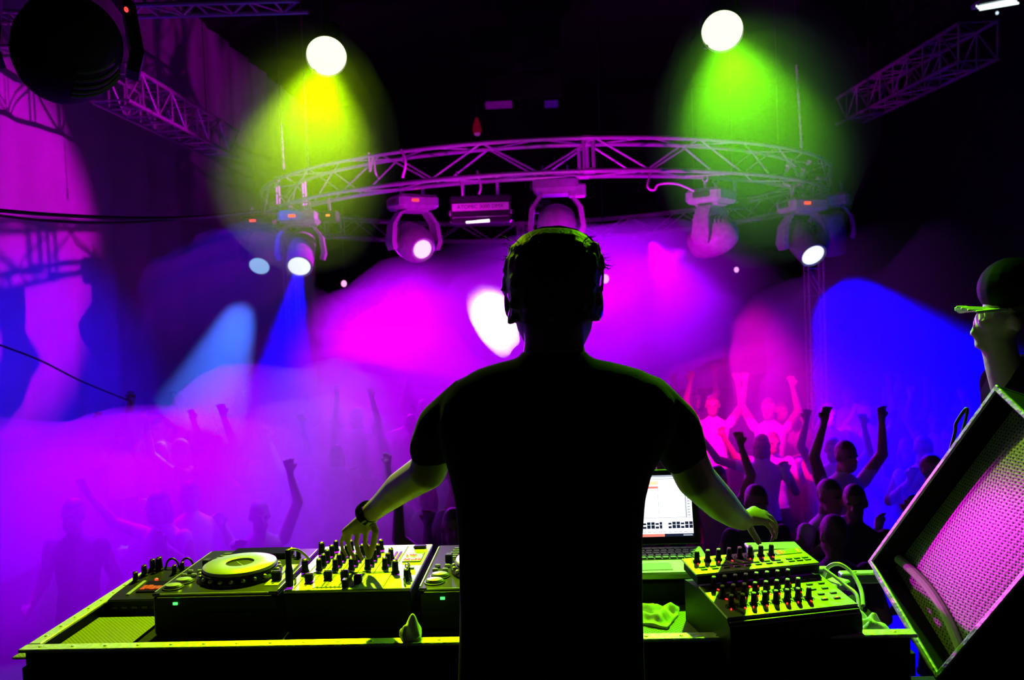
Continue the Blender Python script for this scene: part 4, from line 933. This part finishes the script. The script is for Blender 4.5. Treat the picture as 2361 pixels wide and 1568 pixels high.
power('wash_lilac', at(760, 540, 4.5), at(735, 1130, 4.5), (.32, .17, 1), 560, 26, 1.)
power('wash_violet_far', at(1500, 560, 9.4), at(1830, 1120, 5.5), (.24, 0, .8), 2200, 19, .8)
power('wash_crowd', at(1500, 430, 4.6), at(1720, 960, 7.0), (1, 0, .32), 5500, 18, .8)
power('front_magenta', (.85, 4.8, .3), (.75, 8.0, 3.3), (.9, 0, 1), 1100, 41, .5)
power('speaker_magenta', (-3.2, 3.2, 3.3), (1.53, -.16, 1.04), (.9, 0, .8), 1700, 2.6, .9)
w = bpy.data.worlds.new('world'); SC.world = w; w.use_nodes = True; nt = w.node_tree
nt.nodes['Background'].inputs['Color'].default_value = (0, 0, 0, 1); nt.nodes['Background'].inputs['Strength'].default_value = 0
def smoke_mat(den):
    m = bpy.data.materials.new('smoke'); m.use_nodes = True; n_ = m.node_tree; n_.nodes.remove(n_.nodes['Principled BSDF'])
    v = n_.nodes.new('ShaderNodeVolumeScatter'); v.inputs['Anisotropy'].default_value = .3; v.inputs['Density'].default_value = den; v.inputs['Color'].default_value = (1, 1, 1, 1)
    n_.links.new(v.outputs['Volume'], n_.nodes['Material Output'].inputs['Volume']); return m
from mathutils import noise as MN
def cloud(c, r, den, label, seed=0, amp=.25, shells=(1.,), tilt=0.):
    o = thing('smoke_cloud', label, 'smoke', c); o['kind'] = 'stuff'; o.rotation_euler = (0, tilt, 0)
    for k, sc in enumerate(shells):
        vs, fs = [], []; nu, nv = 40, 20
        for j in range(1, nv):
            for i in range(nu):
                u, v = 2*PI*i/nu, PI*j/nv; d = V((math.sin(v)*math.cos(u), math.sin(v)*math.sin(u), math.cos(v)))
                f = sc*(1+amp*MN.fractal(d*1.6+V((seed, seed*2.3, k)), 1., 2., 3))
                vs.append(V((d.x*r[0], d.y*r[1], d.z*r[2]))*f)
        for j in range(nv-2):
            for i in range(nu): q = (i+1) % nu; fs.append((j*nu+i, (j+1)*nu+i, (j+1)*nu+q, j*nu+q))
        fs.append(tuple(range(nu))); fs.append(tuple((nv-2)*nu+i for i in range(nu-1, -1, -1)))
        b = MB(); b.add(vs, fs); e = b.build('puff', smoke_mat(den/len(shells)), o, 180)
cloud(at(685, 340, 1.35), (.42, .48, .52), .085, 'smoke glowing yellow under the high yellow lamp', 1, .1, (1., .85, .7, .55))
cloud(at(1750, 300, 1.35), (.44, .48, .54), .068, 'smoke glowing green under the high green lamp', 2, .1, (1., .85, .7, .55))
cloud(at(200, 1250, 3.4), (2.3, 1.6, .9), .42, 'violet smoke rolling over the dancers past the bare table end', 3, .25, (1., .66))
cloud(at(720, 1090, 4.6), (1.4, 1.5, .95), .36, 'lilac smoke rising behind the jog wheel deck', 4, .25, (1., .66))
cloud(at(1330, 730, 9.5), (3.6, 2.4, 1.15), .15, 'magenta smoke across the middle of the hall', 5)
cloud(at(860, 930, 7.5), (1.6, 1.5, 1.0), .2, 'purple smoke between the man\'s shoulder and the mast', 8)
cloud(at(540, 760, 7.2), (1.15, 1.3, 1.15), .2, 'smoke lit pale blue under the blue lenses', 9)
cloud(at(1780, 1010, 6.2), (1.6, 1.6, .9), .055, 'thin violet smoke over the pink lit dancers', 10)
cloud(at(1135, 728, 5.2), (.2, .34, .36), 1.3, 'white hot puff of smoke in the magenta beam', 6, .12, (1., .8, .62, .45), -.42)
cloud(at(2150, 980, 6.2), (1.8, 1.8, 2.0), .2, 'smoke lit deep blue under the wide blue beam', 7)
SC.cycles.use_denoising = True; SC.cycles.volume_max_steps = 64; SC.cycles.transparent_max_bounces = 40
SC.cycles.volume_bounces = 0; SC.cycles.max_bounces = 4; SC.cycles.diffuse_bounces = 2; SC.cycles.glossy_bounces = 2
